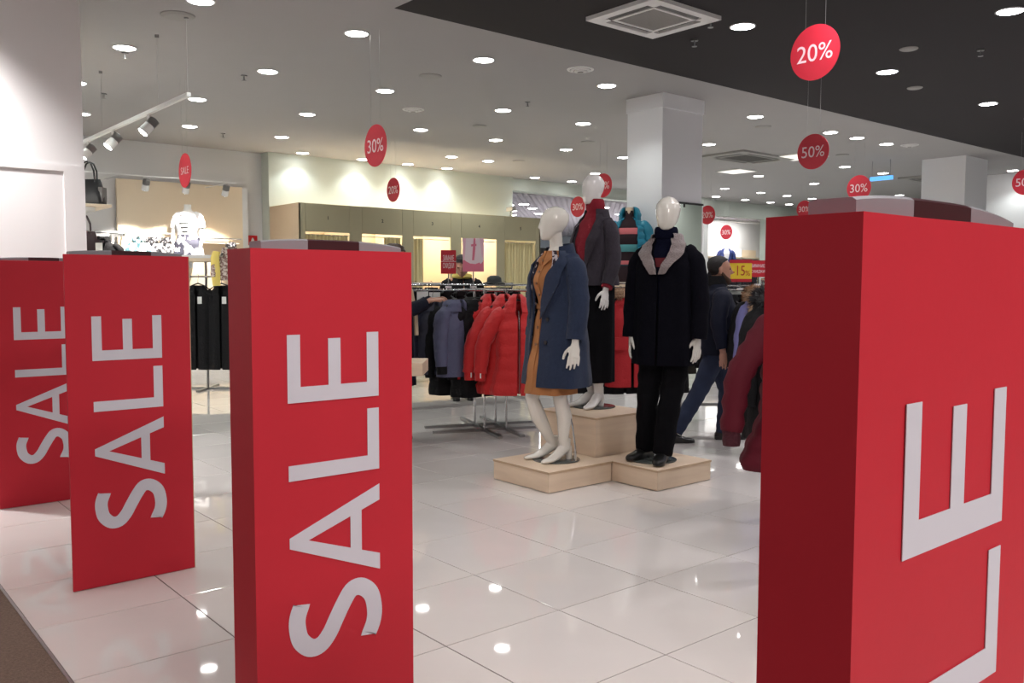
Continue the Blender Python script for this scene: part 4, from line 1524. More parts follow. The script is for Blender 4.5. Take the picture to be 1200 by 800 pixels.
CAMYAW = math.radians(-39.9)       # facing the entrance side the camera stands on
jr = jacket('red_jacket', 'red quilted hooded jacket, frontmost of the three on the rack', 'jacket', (5.245, 6.19, 1.345), CAMYAW + math.radians(6), 'redjacket', .82, .20, .13, (.115, .012), 'peak', zipper=True, cuff='redjacket', tags=True, sw=.070, slen=.62, spread=.15, group='red jackets on the chrome rack', flare=1.34)
dup(jr, 'red quilted hooded jacket, middle of the three on the rack', (5.235, 6.36, 1.345), CAMYAW + math.radians(16))
dup(jr, 'red quilted hooded jacket, rearmost and leftmost of the three on the rack', (5.21, 6.545, 1.345), CAMYAW + math.radians(24))
jb = jacket('blue_jacket', 'slate-blue nylon jacket with black ribbed cuffs on the chrome rack', 'jacket', (4.885, 6.66, 1.345), CAMYAW + math.radians(52), 'bluejacket', .66, .20, .12, None, 'flat', cuff='blackjacket', sw=.066, slen=.56, tags=False, group='blue jackets on the chrome rack', spread=.03)
d = dup(jb, 'darker slate-blue jacket at the left end of the chrome rack', (4.83, 6.96, 1.345), CAMYAW + math.radians(30))
for ch in d.children:
    if ch.name.split('.')[0] in ('body', 'sleeve', 'hood'):
        ch.data = ch.data.copy()
        ch.data.materials[0] = MT['slatedark']
jk = jacket('black_jacket', 'long black nylon jacket, frontmost of the black ones beside the red jackets', 'jacket', (5.08, 6.62, 1.345), CAMYAW + math.radians(38), 'blackjacket', .86, .23, .13, (.12, .007), 'flat', cuff='blackjacket', sw=.066, slen=.62, group='black jackets on the chrome rack')
for i, (x, y, a, l) in enumerate(((5.02, 6.88, 34, 'long black jacket hanging between the blue jacket and the red ones'), (5.15, 6.86, 30, 'long black jacket right behind the frontmost black one'),
                                  (5.36, 6.98, 12, 'black jacket behind the red jackets, hood just visible'), (5.56, 6.86, 0, 'black jacket behind the red ones, at their right'), (5.72, 6.62, -8, 'black jacket at the far right end of the chrome rack'))):
    dup(jk, l, (x, y, 1.345), CAMYAW + math.radians(a))
jg = jacket('dark_green_jacket', 'greenish black jacket with rounded shoulders beside the red jackets', 'jacket', (5.17, 6.74, 1.335), CAMYAW + math.radians(30), 'greendark', .70, .225, .12, (.10, .008), None, sw=.066, slen=.6, collar=True)

# poster and small sign clipped to the rack
def sign_stand(name, label, loc, rotz, w, h, base_z, card_m, pole=True):
    t = thing(name, label, 'sign', (loc[0], loc[1], base_z), rotz)
    zc = loc[2] - base_z
    MB().box((-w / 2, -.003, zc - h / 2), (w / 2, .003, zc + h / 2)).build('card', card_m, t)
    if pole:
        MB().tube([(0, .006, 0), (0, .006, zc - h / 2 + .03)], .006, 8).build('pole', 'metal', t)
        MB().box((-.03, -.02, 0), (.03, .02, .02)).build('clamp', 'whiteplastic', t)
    return t, zc


t, zc = sign_stand('poster', 'pink poster with pale figure on a pole above the chrome rack', (5.09, 6.66, 1.685), CAMYAW + .1, .20, .315, 1.372, 'posterwhite')


def poly(pts, m, y):
    MB().add([(x, y, zc + z) for x, z in pts], [tuple(range(len(pts)))]).build('print', m, t)


poly([(-.10, -.1575), (.10, -.1575), (.10, -.045), (.06, -.07), (.02, -.085), (-.03, -.08), (-.07, -.06), (-.10, -.03)], 'pinkposter', -.0040)
poly([(-.10, -.05), (-.085, -.05), (-.075, .04), (-.07, .1575), (-.10, .1575)], 'palepink', -.0042)
poly([(.10, -.05), (.085, -.05), (.075, .04), (.06, .1575), (.10, .1575)], 'palepink', -.0042)
poly([(.004, .1575), (.020, .1575), (.020, .06), (.008, -.05), (-.012, -.05), (-.006, .05)], 'pinkposter', -.0044)
poly([(-.022, .10), (.03, .105), (.03, .085), (-.02, .08)], 'pinkposter', -.0046)
poly([(.045, -.055), (.09, -.02), (.092, -.06), (.07, -.085)], 'posterwhite', -.0048)
t, zc = sign_stand('sale_sign', 'small red sign with two lines of white letters left of the pink poster', (4.945, 6.86, 1.62), CAMYAW + .05, .145, .225, 1.372, 'signred')
text_mesh('lettering', 'ЗИМНИЕ', .05, 'signtext', t, face_minus_y(0, -.0036, zc + .038), width=.105, height=.055)
text_mesh('lettering', 'СКИДКИ', .05, 'signtext', t, face_minus_y(0, -.0036, zc - .038), width=.105, height=.06)
MB().box((-.0725, -.0042, zc + .003), (.0725, -.0032, zc + .006)).build('line', 'signtext', t)

# paper notes hanging on the rack, dark coats on the rack behind
t = thing('paper_note', 'two white paper notes hanging on the rack rail above the blue jackets', 'paper', (4.89, 7.05, 1.35), CAMYAW)
MB().box((-.15, -.001, -.10), (-.04, .001, -.01)).build('sheet', 'paper', t)
MB().box((-.03, -.004, -.13), (.075, -.002, -.02)).build('sheet', 'paper', t)
rk2 = thing('clothes_rack', 'long rail of dark coats behind the chrome rack', 'clothes rack', (5.9, 8.3, 0), math.radians(-8))
for xx in (-1.15, 1.15):
    MB().tube([(xx, 0, 0.02), (xx, 0, 1.40)], .014, 10).build('post', 'metal', rk2, True)
    MB().box((xx - .02, -.28, 0), (xx + .02, .28, .03)).build('foot', 'steel', rk2)
MB().tube([(-1.17, 0, 1.40), (1.17, 0, 1.40)], .013, 10).build('hang_rail', 'metal', rk2, True)
jd = jacket('dark_coat', 'brown-black wool coat at the left end of the rear rail', 'coat', (4.86, 8.45, 1.395), math.radians(-60), 'darkbrown', .84, .21, .12, None, None, tags=True, slen=.58, group='dark coats on the rear rail')
for i in range(11):
    x = 4.98 + i * .185
    dup(jd, 'brown-black wool coat, %s from the left on the rear rail' % NTH[i + 1], (x, 8.3 - (x - 5.9) * .14, 1.395), math.radians(-60 + random.uniform(-12, 12)))
rk2b = thing('clothes_rack', 'added rear rail of long dark coats covering bright floor before the fitting rooms', 'clothes rack', (7.2, 10.6, 0), math.radians(-8))  # rail and coats added to block bright floor and darken its reflections
for xx in (-1.5, 1.5):
    MB().tube([(xx, 0, 0.02), (xx, 0, 1.42)], .014, 10).build('post', 'metal', rk2b, True)
    MB().box((xx - .02, -.28, 0), (xx + .02, .28, .03)).build('foot', 'steel', rk2b)
MB().tube([(-1.52, 0, 1.42), (1.52, 0, 1.42)], .013, 10).build('hang_rail', 'metal', rk2b, True)
for i in range(12):
    x = 5.82 + i * .25
    d = dup(jd, 'long brown-black coat, %s from the left on the added rail before the fitting rooms' % NTH[i], (x, 10.6 - (x - 7.2) * .14, 1.415), math.radians(-62 + random.uniform(-12, 12)), group='long coats on the added rail before the fitting rooms', scale=(1.05, 1.05, 1.12))
for i, x in enumerate((4.98, 6.62)):
    t = thing('glass_bowl_hat', 'grey felt hat on the rear rail, %s' % ('left one' if i == 0 else 'right one behind the red jackets'), 'hat', (x, 8.25, 1.425))
    MB().loft([[(r * math.cos(2 * PI * k / 20), r * math.sin(2 * PI * k / 20), z) for k in range(20)] for r, z in ((.13, -.01), (.135, 0), (.09, .012), (.085, .06), (.05, .085), (.01, .088))]).build('crown', 'greendark', t, True)
    t.name = 'hat'

# plywood display table behind the left sale cover
t = thing('display_table', 'plywood display table corner showing right of the left sale cover', 'table', (3.72, 5.98, 0), CAMYAW)
bevel(MB().box((-.95, -.06, .685), (.28, .40, .79)).build('table_top', 'ply', t), .004)
for sx in (-.90, -.22):
    MB().box((sx, .04, 0), (sx + .06, .30, .685)).build('leg', 'steel', t)


# ------------------------------------------------------------------ rack behind the mannequins (black garments and the red parka)
rk3 = thing('clothes_rack', 'chrome rail behind the mannequins carrying black clothes and a red parka', 'clothes rack', (6.53, 6.02, 0), math.radians(-43))
for xx in (-.55, .55):
    MB().tube([(xx, 0, .02), (xx, 0, 1.36)], .013, 10).build('post', 'metal', rk3, True)
    MB().box((xx - .02, -.25, 0), (xx + .02, .25, .03)).build('foot', 'steel', rk3)
MB().tube([(-.57, 0, 1.375), (.57, 0, 1.375)], .012, 10).build('hang_rail', 'metal', rk3, True)
MB().tube([(-.57, -.135, 1.42), (.57, -.135, 1.42)], .010, 10).build('hang_rail', 'metal', rk3, True)
for xx in (-.55, .55):
    MB().tube([(xx, 0, 1.36), (xx, -.135, 1.42)], .009, 8).build('arm', 'metal', rk3, True)
jp = jacket('red_parka', 'red cotton parka with beige fur hood between the two right mannequins', 'parka', (6.44, 5.92, 1.40), CAMYAW + math.radians(14), 'redparka', .86, .225, .13, None, 'flat', fur='beigefur', cuff='burgundydark', slen=.62, sw=.064, flare=1.05, spread=.06)
for s in (-1, 1):
    MB().box((s * .13 - .06, -.166, -.62), (s * .13 + .06, -.135, -.50)).build('pocket', 'redparka', jp)
jc = jacket('black_coat', 'black coat hanging just left of the red parka', 'coat', (6.36, 6.14, 1.36), CAMYAW + math.radians(20), 'blackjacket', .90, .20, .12, None, None, slen=.6, group='black coats behind the mannequins')
for i, (x, y) in enumerate(((6.24, 6.30), (6.46, 6.04), (6.70, 5.92), (6.84, 5.74))):
    dup(jc, 'black coat behind the mannequins, %s' % ('leftmost of the row', 'second right of the leftmost', 'behind the red parka', 'right of the red parka')[i], (x, y, 1.36), CAMYAW + math.radians(10 + 6 * i))

# ------------------------------------------------------------------ column dressing: mirror, shelf, bust with turquoise puffer
mi = thing('mirror', 'tall mirror on the right face of the white column', 'mirror', (9.0, 7.345, 0))
MB().box((-.385, -.012, .05), (.385, .012, 2.44)).build('mirror_pane', 'mirror', mi)
MB().box((-.40, -.016, 2.44), (.40, .014, 2.465)).build('top_rail', 'dark', mi)
MB().box((.372, -.016, .05), (.388, .014, 2.44)).build('edge_strip', 'whiteplastic', mi)
for xx in (-.33, .0):
    MB().box((xx, -.02, 2.40), (xx + .02, -.012, 2.44)).build('clip', 'dark', mi)
sh = thing('bracket_shelf', 'plywood shelf on the left face of the column under the turquoise jacket', 'shelf', (8.6, 7.66, 1.44))
bevel(MB().box((-.42, -.42, -.075), (-.004, .36, 0)).build('board', 'ply', sh), .003)
bu = thing('display_bust', 'torso form in a turquoise puffer jacket and striped jumper by the column', 'bust', (8.36, 7.68, 1.44), math.radians(-56))
bt = [(0.0, .15, .11, 0, 0), (.12, .17, .12, 0, 0), (.32, .15, .11, 0, 0), (.55, .185, .13, 0, -.01), (.70, .17, .10, 0, 0), (.77, .10, .07, 0, 0), (.80, .055, .055, 0, 0), (.90, .05, .05, 0, 0)]
m = MB()
m.loft([[surf(bt, 2 * PI * i / 28, .90 * j / 30) for i in range(28)] for j in range(31)])
m.build('form', 'plumknit', bu, True)
MB().disc((0, 0, .80), .052, .14, 20).build('neck_block', 'ply', bu)
for z0, z1, mm in ((.60, .68, 'pinkknit'), (.38, .47, 'tealknit'), (.22, .27, 'pinkknit'), (.20, .22, 'tealdark')):
    MB().loft([[surf(bt, 2 * PI * i / 28, z, o) for i in range(28)] for z, o in ((z0, .002), (z0 + .004, .005), (z1 - .004, .005), (z1, .002))], cap=False).build('stripe', mm, bu, True)
pt = [(.20, .235, .17, 0, 0), (.45, .225, .165, 0, 0), (.66, .21, .14, 0, 0), (.76, .15, .10, 0, .01), (.81, .10, .09, 0, .02)]
pj = shell(pt, lambda z: .52 + .15 * (z - .2), .20, .81, 48, 44, .022, (.085, .024)).build('puffer_jacket', 'teal', bu, True)
for s in (-1, 1):
    m = MB()
    sleeve(m, [(s * .14, 0, .73), (s * .21, 0, .68), (s * .27, .02, .44), (s * .25, -.03, .20)], [(.065, .065), (.078, .08), (.072, .075), (.06, .065)], (.08, .012))
    m.build('sleeve', 'teal', pj, True)
ht = [(.76, .135, .115, 0, .03), (.86, .14, .12, 0, .04), (.93, .11, .10, 0, .05), (.965, .06, .06, 0, .06)]
shell(ht, lambda z: .75, .76, .95, 14, 30, .03, (.06, .010)).build('hood', 'teal', pj, True)
m = MB()
m.tube([surf(pt, a, .80, -.03) for a in [.5 + (2 * PI - 1) * i / 14 for i in range(15)]], .025, 8)
m.build('lining', 'tealdark', pj, True)
tb = thing('folded_jeans', 'pile of dark folded jeans on the column shelf under the bust', 'jeans', (8.30, 7.90, 1.44), math.radians(-62))
for k in range(2):
    bevel(MB().box((-.15, -.11, k * .035), (.15, .11, k * .035 + .033)).build('fold', 'navyjacket', tb), .010, 2)
# keep the pile in front of the bust, on the shelf board
tb.location = (8.34, 7.36, 1.44)


# ------------------------------------------------------------------ people
def face_bits(m, R, k=1.0):
    """nose, brow, lips and ears on a person's head; R = head matrix, chin at the origin"""
    m.tube([R @ Vector((0, -.098 * k, .135 * k)), R @ Vector((0, -.113 * k, .105 * k)), R @ Vector((0, -.124 * k, .085 * k)), R @ Vector((0, -.098 * k, .075 * k))], [(.008, .006), (.010, .009), (.015, .011), (.010, .006)], 10)
    for s in (-1, 1):
        m.tube([R @ Vector((s * .012, -.098 * k, .135 * k)), R @ Vector((s * .045, -.086 * k, .138 * k))], [.009, .007], 8)
        m.tube([R @ Vector((s * .074, .0, .135 * k)), R @ Vector((s * .085, .012, .115 * k)), R @ Vector((s * .080, .006, .080 * k)), R @ Vector((s * .072, -.004, .075 * k))], [(.007, .012), (.007, .017), (.006, .013), (.004, .007)], 8, side=(s, 0, 0))
    m.tube([R @ Vector((-.025, -.080 * k, .047 * k)), R @ Vector((0, -.098 * k, .050 * k)), R @ Vector((.025, -.080 * k, .047 * k))], [.005, .009, .005], 8)
    m.tube([R @ Vector((-.022, -.078 * k, .036 * k)), R @ Vector((0, -.094 * k, .035 * k)), R @ Vector((.022, -.078 * k, .036 * k))], [.005, .009, .005], 8)


def eyes(parent, R):
    for s in (-1, 1):
        MB().ball(R @ Vector((s * .031, -.087, .118)), (.011, .008, .008), 10, 6).build('eye', 'eye', parent, True)


def hair_cap(parent, R, mt, h=.24, low=.45, thick=.010, back_low=.25):
    m = MB()
    rings = []
    seg = 28
    for j in range(13):
        row = []
        for i in range(seg):
            a = 2 * PI * i / seg
            fr_ = (1 - math.sin(a)) / 2          # 1 at the front
            t0 = (.66 + (low + .28 - .66) * ((fr_ - .5) * 2) ** .6) if fr_ > .5 else back_low + (.66 - back_low) * (fr_ * 2) ** 3.2
            tt = t0 + (1.0 - t0) * j / 12
            rx, ry, cy = interp(HEAD, tt)
            k = h / .24
            g = thick * (1 + .25 * noise.noise(Vector((i * .7, j * .7, 1))))
            row.append(R @ Vector(((rx * k + g) * math.cos(a), cy * k + (ry * k + g) * math.sin(a), tt * h + (g if tt > .85 else 0))))
        rings.append(row)
    m.loft(rings)
    return m.build('hair', mt, parent, True)


def walker():
    P = Vector((6.42, 4.93, 0)) + Vector((.767, -.641, 0)) * .07
    t = thing('person', 'bearded man in a navy jacket and jeans walking right behind the black-coated mannequin', 'person', P, math.radians(50))
    k = 1.0
    m = MB()
    zz = dict(crotch=.80, hip=.90, waist=1.02, bust=1.20, shoulder=1.385, neck=1.44)
    torso(m, zz, .88, .92, False, 0)
    m.tube([(0, .01, 1.39), (0, .0, 1.46), (0, -.02, 1.54)], [.06, .056, .058], 14)
    R = head(m, (0, -.02, 1.432), .232, 0, 1.0)
    face_bits(m, R, .97)
    # arms: right one swings a little back, left forward
    for s, wr, el in ((-1, (-.27, .0, .83), (-.265, .05, 1.09)), (1, (.24, -.20, .86), (.26, -.02, 1.09))):
        m.tube([(s * .11, 0, 1.33), (s * .175, 0, 1.30), el, wr], [.045, .047, .040, .028], 12)
        hand(m, wr, (0, -.1, -1), (-s, 0, 0), (0, -1, 0), 1.0, .6)
    # legs: right trailing, left leading
    m.tube([(-.085, 0, .86), (-.09, .085, .64), (-.095, .16, .46), (-.10, .29, .24), (-.10, .385, .10)], [.09, .075, .055, .052, .04], 12)
    m.tube([(.085, 0, .86), (.09, -.06, .66), (.09, -.13, .46), (.09, -.11, .24), (.09, -.105, .09)], [.09, .075, .055, .052, .04], 12)
    fuse(m, 'body', 'skin', t, .006, 2)
    eyes(t, R)
    hair_cap(t, R, 'hair', .232, .58, .005, .26)
    bd = MB()
    for s in (-1, 1):
        bd.tube([R @ Vector((s * .066, -.005, .085)), R @ Vector((s * .062, -.035, .045)), R @ Vector((s * .045, -.068, .015)), R @ Vector((0, -.088, .0))], [(.010, .012), (.012, .018), (.014, .022), (.018, .026)], 8)
    bd.ball(R @ Vector((0, -.084, .012)), (.030, .022, .030))
    bd.build('beard', 'beard', t, True)
    tr = MB()
    tr.loft([ering(0, .005, z, a, c, 22, 2.3) for z, a, c in ((.76, .12, .10), (.84, .17, .125), (.95, .168, .12), (1.0, .16, .115))])
    sleeve(tr, [(-.085, 0, .86), (-.09, .085, .64), (-.098, .165, .46), (-.10, .28, .26), (-.10, .375, .10)], [(.10, .105), (.088, .092), (.070, .076), (.066, .072), (.062, .070)], wob=.004, sub=6)
    sleeve(tr, [(.085, 0, .86), (.09, -.06, .66), (.09, -.13, .46), (.09, -.115, .24), (.09, -.105, .06)], [(.10, .105), (.088, .092), (.070, .076), (.066, .072), (.062, .072)], wob=.004, sub=6, seed=4)
    fuse(tr, 'jeans', 'denim', t, .01, 2)
    s1 = MB()
    shoe(s1, (-.10, .40, .0), 0.05, .28)
    s1.build('shoe', 'shoe', t, True)
    s2 = MB()
    shoe(s2, (.09, -.10, .0), -.05, .28)
    s2.build('shoe', 'shoe', t, True)
    jt = [(.79, .205, .175, 0, .0), (.95, .20, .165, 0, 0), (1.18, .225, .165, 0, 0), (1.32, .205, .125, 0, 0), (1.385, .13, .085, 0, .005), (1.43, .08, .078, 0, .005)]
    j = shell(jt, lambda z: .015, .79, 1.43, 30, 44, .014, wob=.006, seed=2).build('jacket', 'navyjacket', t, True)
    for s, wr, el in ((-1, (-.27, .0, .86), (-.27, .05, 1.09)), (1, (.245, -.185, .88), (.265, -.02, 1.09))):
        m = MB()
        sleeve(m, [(s * .14, 0, 1.335), (s * .205, 0, 1.29), el, wr], [(.07, .07), (.078, .08), (.066, .07), (.05, .055)], seed=s)
        m.build('sleeve', 'navyjacket', j, True)
    MB().loft([[(r * math.sin(2 * PI * i / 24), .004 - r * math.cos(2 * PI * i / 24) - (1.5 - z) * -.05, z) for i in range(24)] for r, z in ((.085, 1.40), (.078, 1.485), (.088, 1.49), (.10, 1.40))], cap=False).build('collar', 'blackjacket', j, True)
    return t


walker()


def browser():
    """shopper half hidden by the left sale cover, reaching for a jacket"""
    t = thing('person', 'shopper in navy coat reaching towards the jackets, mostly hidden by the left sale cover', 'person', (4.25, 6.745, 0), math.radians(46))
    m = MB()
    zz = dict(crotch=.84, hip=.94, waist=1.08, bust=1.26, shoulder=1.46, neck=1.52)
    torso(m, zz, .95, .95, True)
    m.tube([(0, .01, 1.46), (0, 0, 1.54), (0, -.02, 1.62)], [.055, .05, .054], 14)
    R = head(m, (0, -.02, 1.525), .232, 0, 1.0)
    face_bits(m, R, .97)
    for s, el, wr in ((1, (.235, -.12, 1.16), (.11, -.335, 1.27)), (-1, (-.235, -.12, 1.14), (-.08, -.335, 1.26))):
        m.tube([(s * .10, 0, 1.43), (s * .18, 0, 1.42), el, wr], [.046, .046, .04, .026], 12)
        hand(m, wr, (-.2 * s, -.9, .15), (0, -.1, -1), (-s, -.2, .2), .95, .8)
    for s in (-1, 1):
        m.tube([(s * .08, 0, .9), (s * .085, -.01, .68), (s * .085, 0, .48), (s * .085, .02, .08)], [.085, .075, .055, .04], 12)
    fuse(m, 'body', 'skin', t, .006, 2)
    eyes(t, R)
    hair_cap(t, R, 'brownhair', .232, .50, .014, .05)
    jt = [(.50, .235, .19, 0, 0), (.95, .215, .165, 0, 0), (1.25, .205, .155, 0, 0), (1.40, .19, .115, 0, 0), (1.46, .12, .08, 0, .005), (1.50, .075, .072, 0, .005)]
    j = shell(jt, lambda z: .02, .50, 1.50, 30, 44, .014, wob=.008).build('coat', 'navyjacket', t, True)
    for s, el, wr in ((1, (.235, -.12, 1.16), (.12, -.315, 1.26)), (-1, (-.235, -.12, 1.14), (-.09, -.315, 1.25))):
        m = MB()
        sleeve(m, [(s * .13, 0, 1.415), (s * .19, 0, 1.38), el, wr], [(.065, .065), (.073, .075), (.068, .07), (.05, .05)], seed=s)
        m.build('sleeve', 'navyjacket', j, True)
    sc = MB()
    sc.tube([(.085 * math.sin(2 * PI * i / 20), .0 - .085 * math.cos(2 * PI * i / 20), 1.50 + .01 * math.sin(i)) for i in range(21)], .035, 10)
    sc.tube([(.04, -.09, 1.48), (.06, -.15, 1.35), (.06, -.19, 1.15), (.06, -.20, .95)], [(.05, .02)] * 4, 10)
    sc.build('scarf', 'cream', t, True)
    tr = MB()
    for s in (-1, 1):
        sleeve(tr, [(s * .085, 0, .9), (s * .088, -.01, .68), (s * .088, 0, .48), (s * .088, .02, .05)], [(.09, .095), (.085, .09), (.068, .075), (.058, .065)], wob=.003)
    fuse(tr, 'trousers', 'blacktrouser', t, .01, 2)
    for s in (-1, 1):
        q = MB()
        shoe(q, (s * .088, .02, 0), 0, .25)
        q.build('shoe', 'shoe', t, True)
    return t


browser()


def bystander():
    t = thing('person', 'dark-haired shopper behind the rack, looking down, face beside the pink poster', 'person', (6.40, 8.60, 0), math.radians(-25))
    t.scale = (1.03, 1.03, 1.03)
    m = MB()
    zz = dict(crotch=.82, hip=.92, waist=1.06, bust=1.24, shoulder=1.43, neck=1.49)
    torso(m, zz, .95, .95, True)
    m.tube([(0, .01, 1.43), (0, 0, 1.50), (0, -.03, 1.58)], [.055, .05, .054], 14)
    Rm = Matrix.Translation((0, -.03, 1.47)) @ Matrix.Rotation(-.35, 4, 'Z') @ Matrix.Rotation(.30, 4, 'X')
    mh = MB()
    head(mh, (0, 0, 0), .232, 0, 1.0)
    m.add([Rm @ Vector(v) for v in mh.v], mh.f)
    face_bits(m, Rm, .97)
    for s in (-1, 1):
        wr = (s * .20, -.28, 1.05)
        m.tube([(s * .10, 0, 1.40), (s * .18, 0, 1.39), (s * .25, .0, 1.12), wr], [.046, .046, .04, .026], 12)
        hand(m, wr, (-.2 * s, -.9, -.3), (0, 0, -1), (-s, 0, 0), .95, .6)
        m.tube([(s * .08, 0, .88), (s * .085, -.01, .66), (s * .085, 0, .46), (s * .085, .02, .08)], [.085, .075, .055, .04], 12)
    fuse(m, 'body', 'skin', t, .007, 2)
    eyes(t, Rm)
    hair_cap(t, Rm, 'hair', .232, .50, .014, .05)
    jt = [(.48, .225, .18, 0, 0), (.95, .21, .16, 0, 0), (1.25, .205, .15, 0, 0), (1.37, .19, .115, 0, 0), (1.43, .12, .08, 0, .005), (1.49, .085, .08, 0, .005)]
    j = shell(jt, lambda z: .02, .48, 1.49, 26, 40, .014, wob=.008).build('coat', 'blackjacket', t, True)
    for s in (-1, 1):
        q = MB()
        sleeve(q, [(s * .13, 0, 1.385), (s * .19, 0, 1.35), (s * .255, .0, 1.12), (s * .205, -.25, 1.06)], [(.065, .065), (.073, .075), (.066, .07), (.05, .05)], seed=s)
        q.build('sleeve', 'blackjacket', j, True)
        b = MB()
        shoe(b, (s * .088, .02, 0), 0, .25)
        b.build('shoe', 'shoe', t, True)
    sc = MB()
    sc.tube([(.09 * math.sin(2 * PI * i / 20), -.085 * math.cos(2 * PI * i / 20), 1.46) for i in range(21)], .032, 10)
    sc.build('scarf', 'yellowcloth', t, True)
    return t


bystander()

# ------------------------------------------------------------------ right-hand racks
rk4 = thing('clothes_rack', 'chrome rail of winter coats half hidden by the nearest sale cover', 'clothes rack', (5.07, 3.365, 0), math.radians(36.7))
for xx in (-1.70, 1.74):
    MB().tube([(xx, 0, .02), (xx, 0, 1.45)], .014, 10).build('post', 'metal', rk4, True)
    MB().box((xx - .02, -.30, 0), (xx + .02, .04, .03)).build('foot', 'steel', rk4)
MB().tube([(-1.76, 0, 1.45), (1.76, 0, 1.45)], .013, 10).build('hang_rail', 'metal', rk4, True)
jacket('burgundy_coat', 'long burgundy quilted coat hanging beside the nearest sale cover', 'coat', (3.81, 2.42, 1.43), math.radians(-36), 'burgundy', .79, .14, .125, (.085, .016), None, cuff='burgundydark', slen=.60, sw=.060, spread=.165, flare=1.75)
jacket('fur_collar_coat', 'black coat with a large silver-black fur collar above the burgundy coat', 'coat', (4.56, 2.985, 1.43), CAMYAW + math.radians(20), 'blackjacket', .80, .19, .13, None, None, collar=False, fur='blackfur', slen=.6)
jacket('lavender_parka', 'lavender parka with a beige fur collar right of the walking man', 'parka', (6.03, 4.085, 1.43), math.radians(-58), 'lavender', .86, .15, .13, None, None, collar=False, fur='beigefur', slen=.6, sw=.060, spread=.03)
jacket('ginger_fur_coat', 'dark coat with ginger fur collar between the lavender parka and the black fur', 'coat', (6.46, 4.40, 1.43), math.radians(-58), 'blackjacket', .80, .18, .13, None, None, collar=False, fur='brownfur', slen=.6)

# rail of dark clothes further back with the yellow sign
rk5 = thing('clothes_rack', 'low double rail of dark clothes behind the walking man, yellow sign on top', 'clothes rack', (7.65, 5.4, 0), math.radians(-40))
for xx in (-.85, .85):
    MB().tube([(xx, 0, .02), (xx, 0, 1.36)], .014, 10).build('post', 'metal', rk5, True)
    MB().box((xx - .02, -.30, 0), (xx + .02, .30, .03)).build('foot', 'steel', rk5)
MB().tube([(-.87, 0, 1.36), (.87, 0, 1.36)], .013, 10).build('hang_rail', 'metal', rk5, True)
MB().tube([(-.87, .12, 1.40), (.87, .12, 1.40)], .010, 10).build('hang_rail', 'metal', rk5, True)
MB().box((-.85, -.012, .16), (.85, .012, .19)).build('lower_bar', 'steel', rk5)
MB().tube([(-.2, -.06, .16), (-.24, -.08, .06), (-.18, -.10, .03), (-.12, -.09, .07)], .008, 8).build('scroll', 'steel', rk5, True)
jo = jacket('olive_coat', 'dark olive coat hanging behind the walking man, leftmost on its rail', 'coat', (7.10, 5.86, 1.36), math.radians(-95), 'olive', .72, .21, .13, None, None, slen=.6)
jm = jacket('dark_jacket', 'black jacket second from the left on the rail behind the walking man', 'jacket', (7.25, 5.74, 1.36), math.radians(-92), 'blackjacket', .66, .21, .12, None, None, slen=.58, group='dark jackets on the yellow sign rail')
for i in range(6):
    dup(jm, 'black jacket %s from the left on the rail behind the walking man' % NTH[i + 2], (7.38 + i * .13, 5.63 - i * .11, 1.36), math.radians(-92 + random.uniform(-10, 10)))
t, zc = sign_stand('sale_sign', 'yellow and red sign reading -15% behind the walking man', (7.22, 5.17, 1.545), CAMYAW - .05, .215, .215, 1.36, 'yellow')
MB().box((-.1075, -.0045, zc + .075), (.1075, -.0028, zc + .1075)).build('band', 'signred', t)
MB().box((-.1075, -.0045, zc - .1075), (.1075, -.0028, zc - .078)).build('band', 'signred', t)
text_mesh('lettering', '-15', .12, 'redprint', t, face_minus_y(-.022, -.0036, zc + .002), width=.125, height=.095)
text_mesh('lettering', '%', .06, 'redprint', t, face_minus_y(.068, -.0036, zc - .022), width=.045, height=.05)
t, zc = sign_stand('sale_sign', 'red sign with white letters right of the yellow sign', (7.78, 5.36, 1.575), CAMYAW, .19, .17, 1.40, 'signred')
text_mesh('lettering', 'ЗИМНИЕ', .05, 'signtext', t, face_minus_y(.0, -.0036, zc + .03), width=.14, height=.035)
text_mesh('lettering', 'СКИДКИ', .05, 'signtext', t, face_minus_y(.0, -.0036, zc - .03), width=.14, height=.035)
t, zc = sign_stand('sale_sign', 'small red sign half hidden left of the yellow sign', (7.62, 5.66, 1.515), CAMYAW, .12, .09, 1.40, 'signred')
text_mesh('lettering', 'СКИДКИ', .05, 'signtext', t, face_minus_y(.0, -.0036, zc), width=.09, height=.03)

# ------------------------------------------------------------------ niche with suits
t = thing('display_bust', 'blue suit jacket with white shirt on a bust in the lit niche', 'bust', (23.1, 17.1, 1.98), math.radians(-45))
st = [(-.05, .20, .15, 0, 0), (.20, .20, .15, 0, 0), (.42, .22, .14, 0, 0), (.52, .15, .10, 0, 0), (.58, .07, .07, 0, 0)]
MB().loft([[surf(st, 2 * PI * i / 24, -.05 + .67 * j / 18, -.01) for i in range(24)] for j in range(19)]).build('shirt', 'shirt', t, True)
c = shell(st, lambda z: .10 + .9 * max(0, z - .1), -.05, .57, 18, 36, .012).build('suit_jacket', 'suitblue', t, True)
for s in (-1, 1):
    m = MB()
    sleeve(m, [(s * .14, 0, .47), (s * .22, 0, .40), (s * .26, .0, .15), (s * .26, -.02, -.05)], [(.07, .07), (.075, .08), (.07, .07), (.06, .06)])
    m.build('sleeve', 'suitblue', c, True)
MB().disc((0, 0, -.45), .02, .42, 12).build('pole', 'metal', t)
MB().disc((0, 0, -.47), .18, .02, 20).build('foot', 'metal', t)
t = thing('shelf_unit', 'white shelf unit with pale boards in the lit niche', 'shelf unit', (23.6, 17.3, 0))
for z in (.6, 1.46, 2.24):
    MB().box((-1.5, -.25, z), (2.0, .28, z + .05)).build('board', 'panelwood' if z > 2 else 'whiteplastic', t)
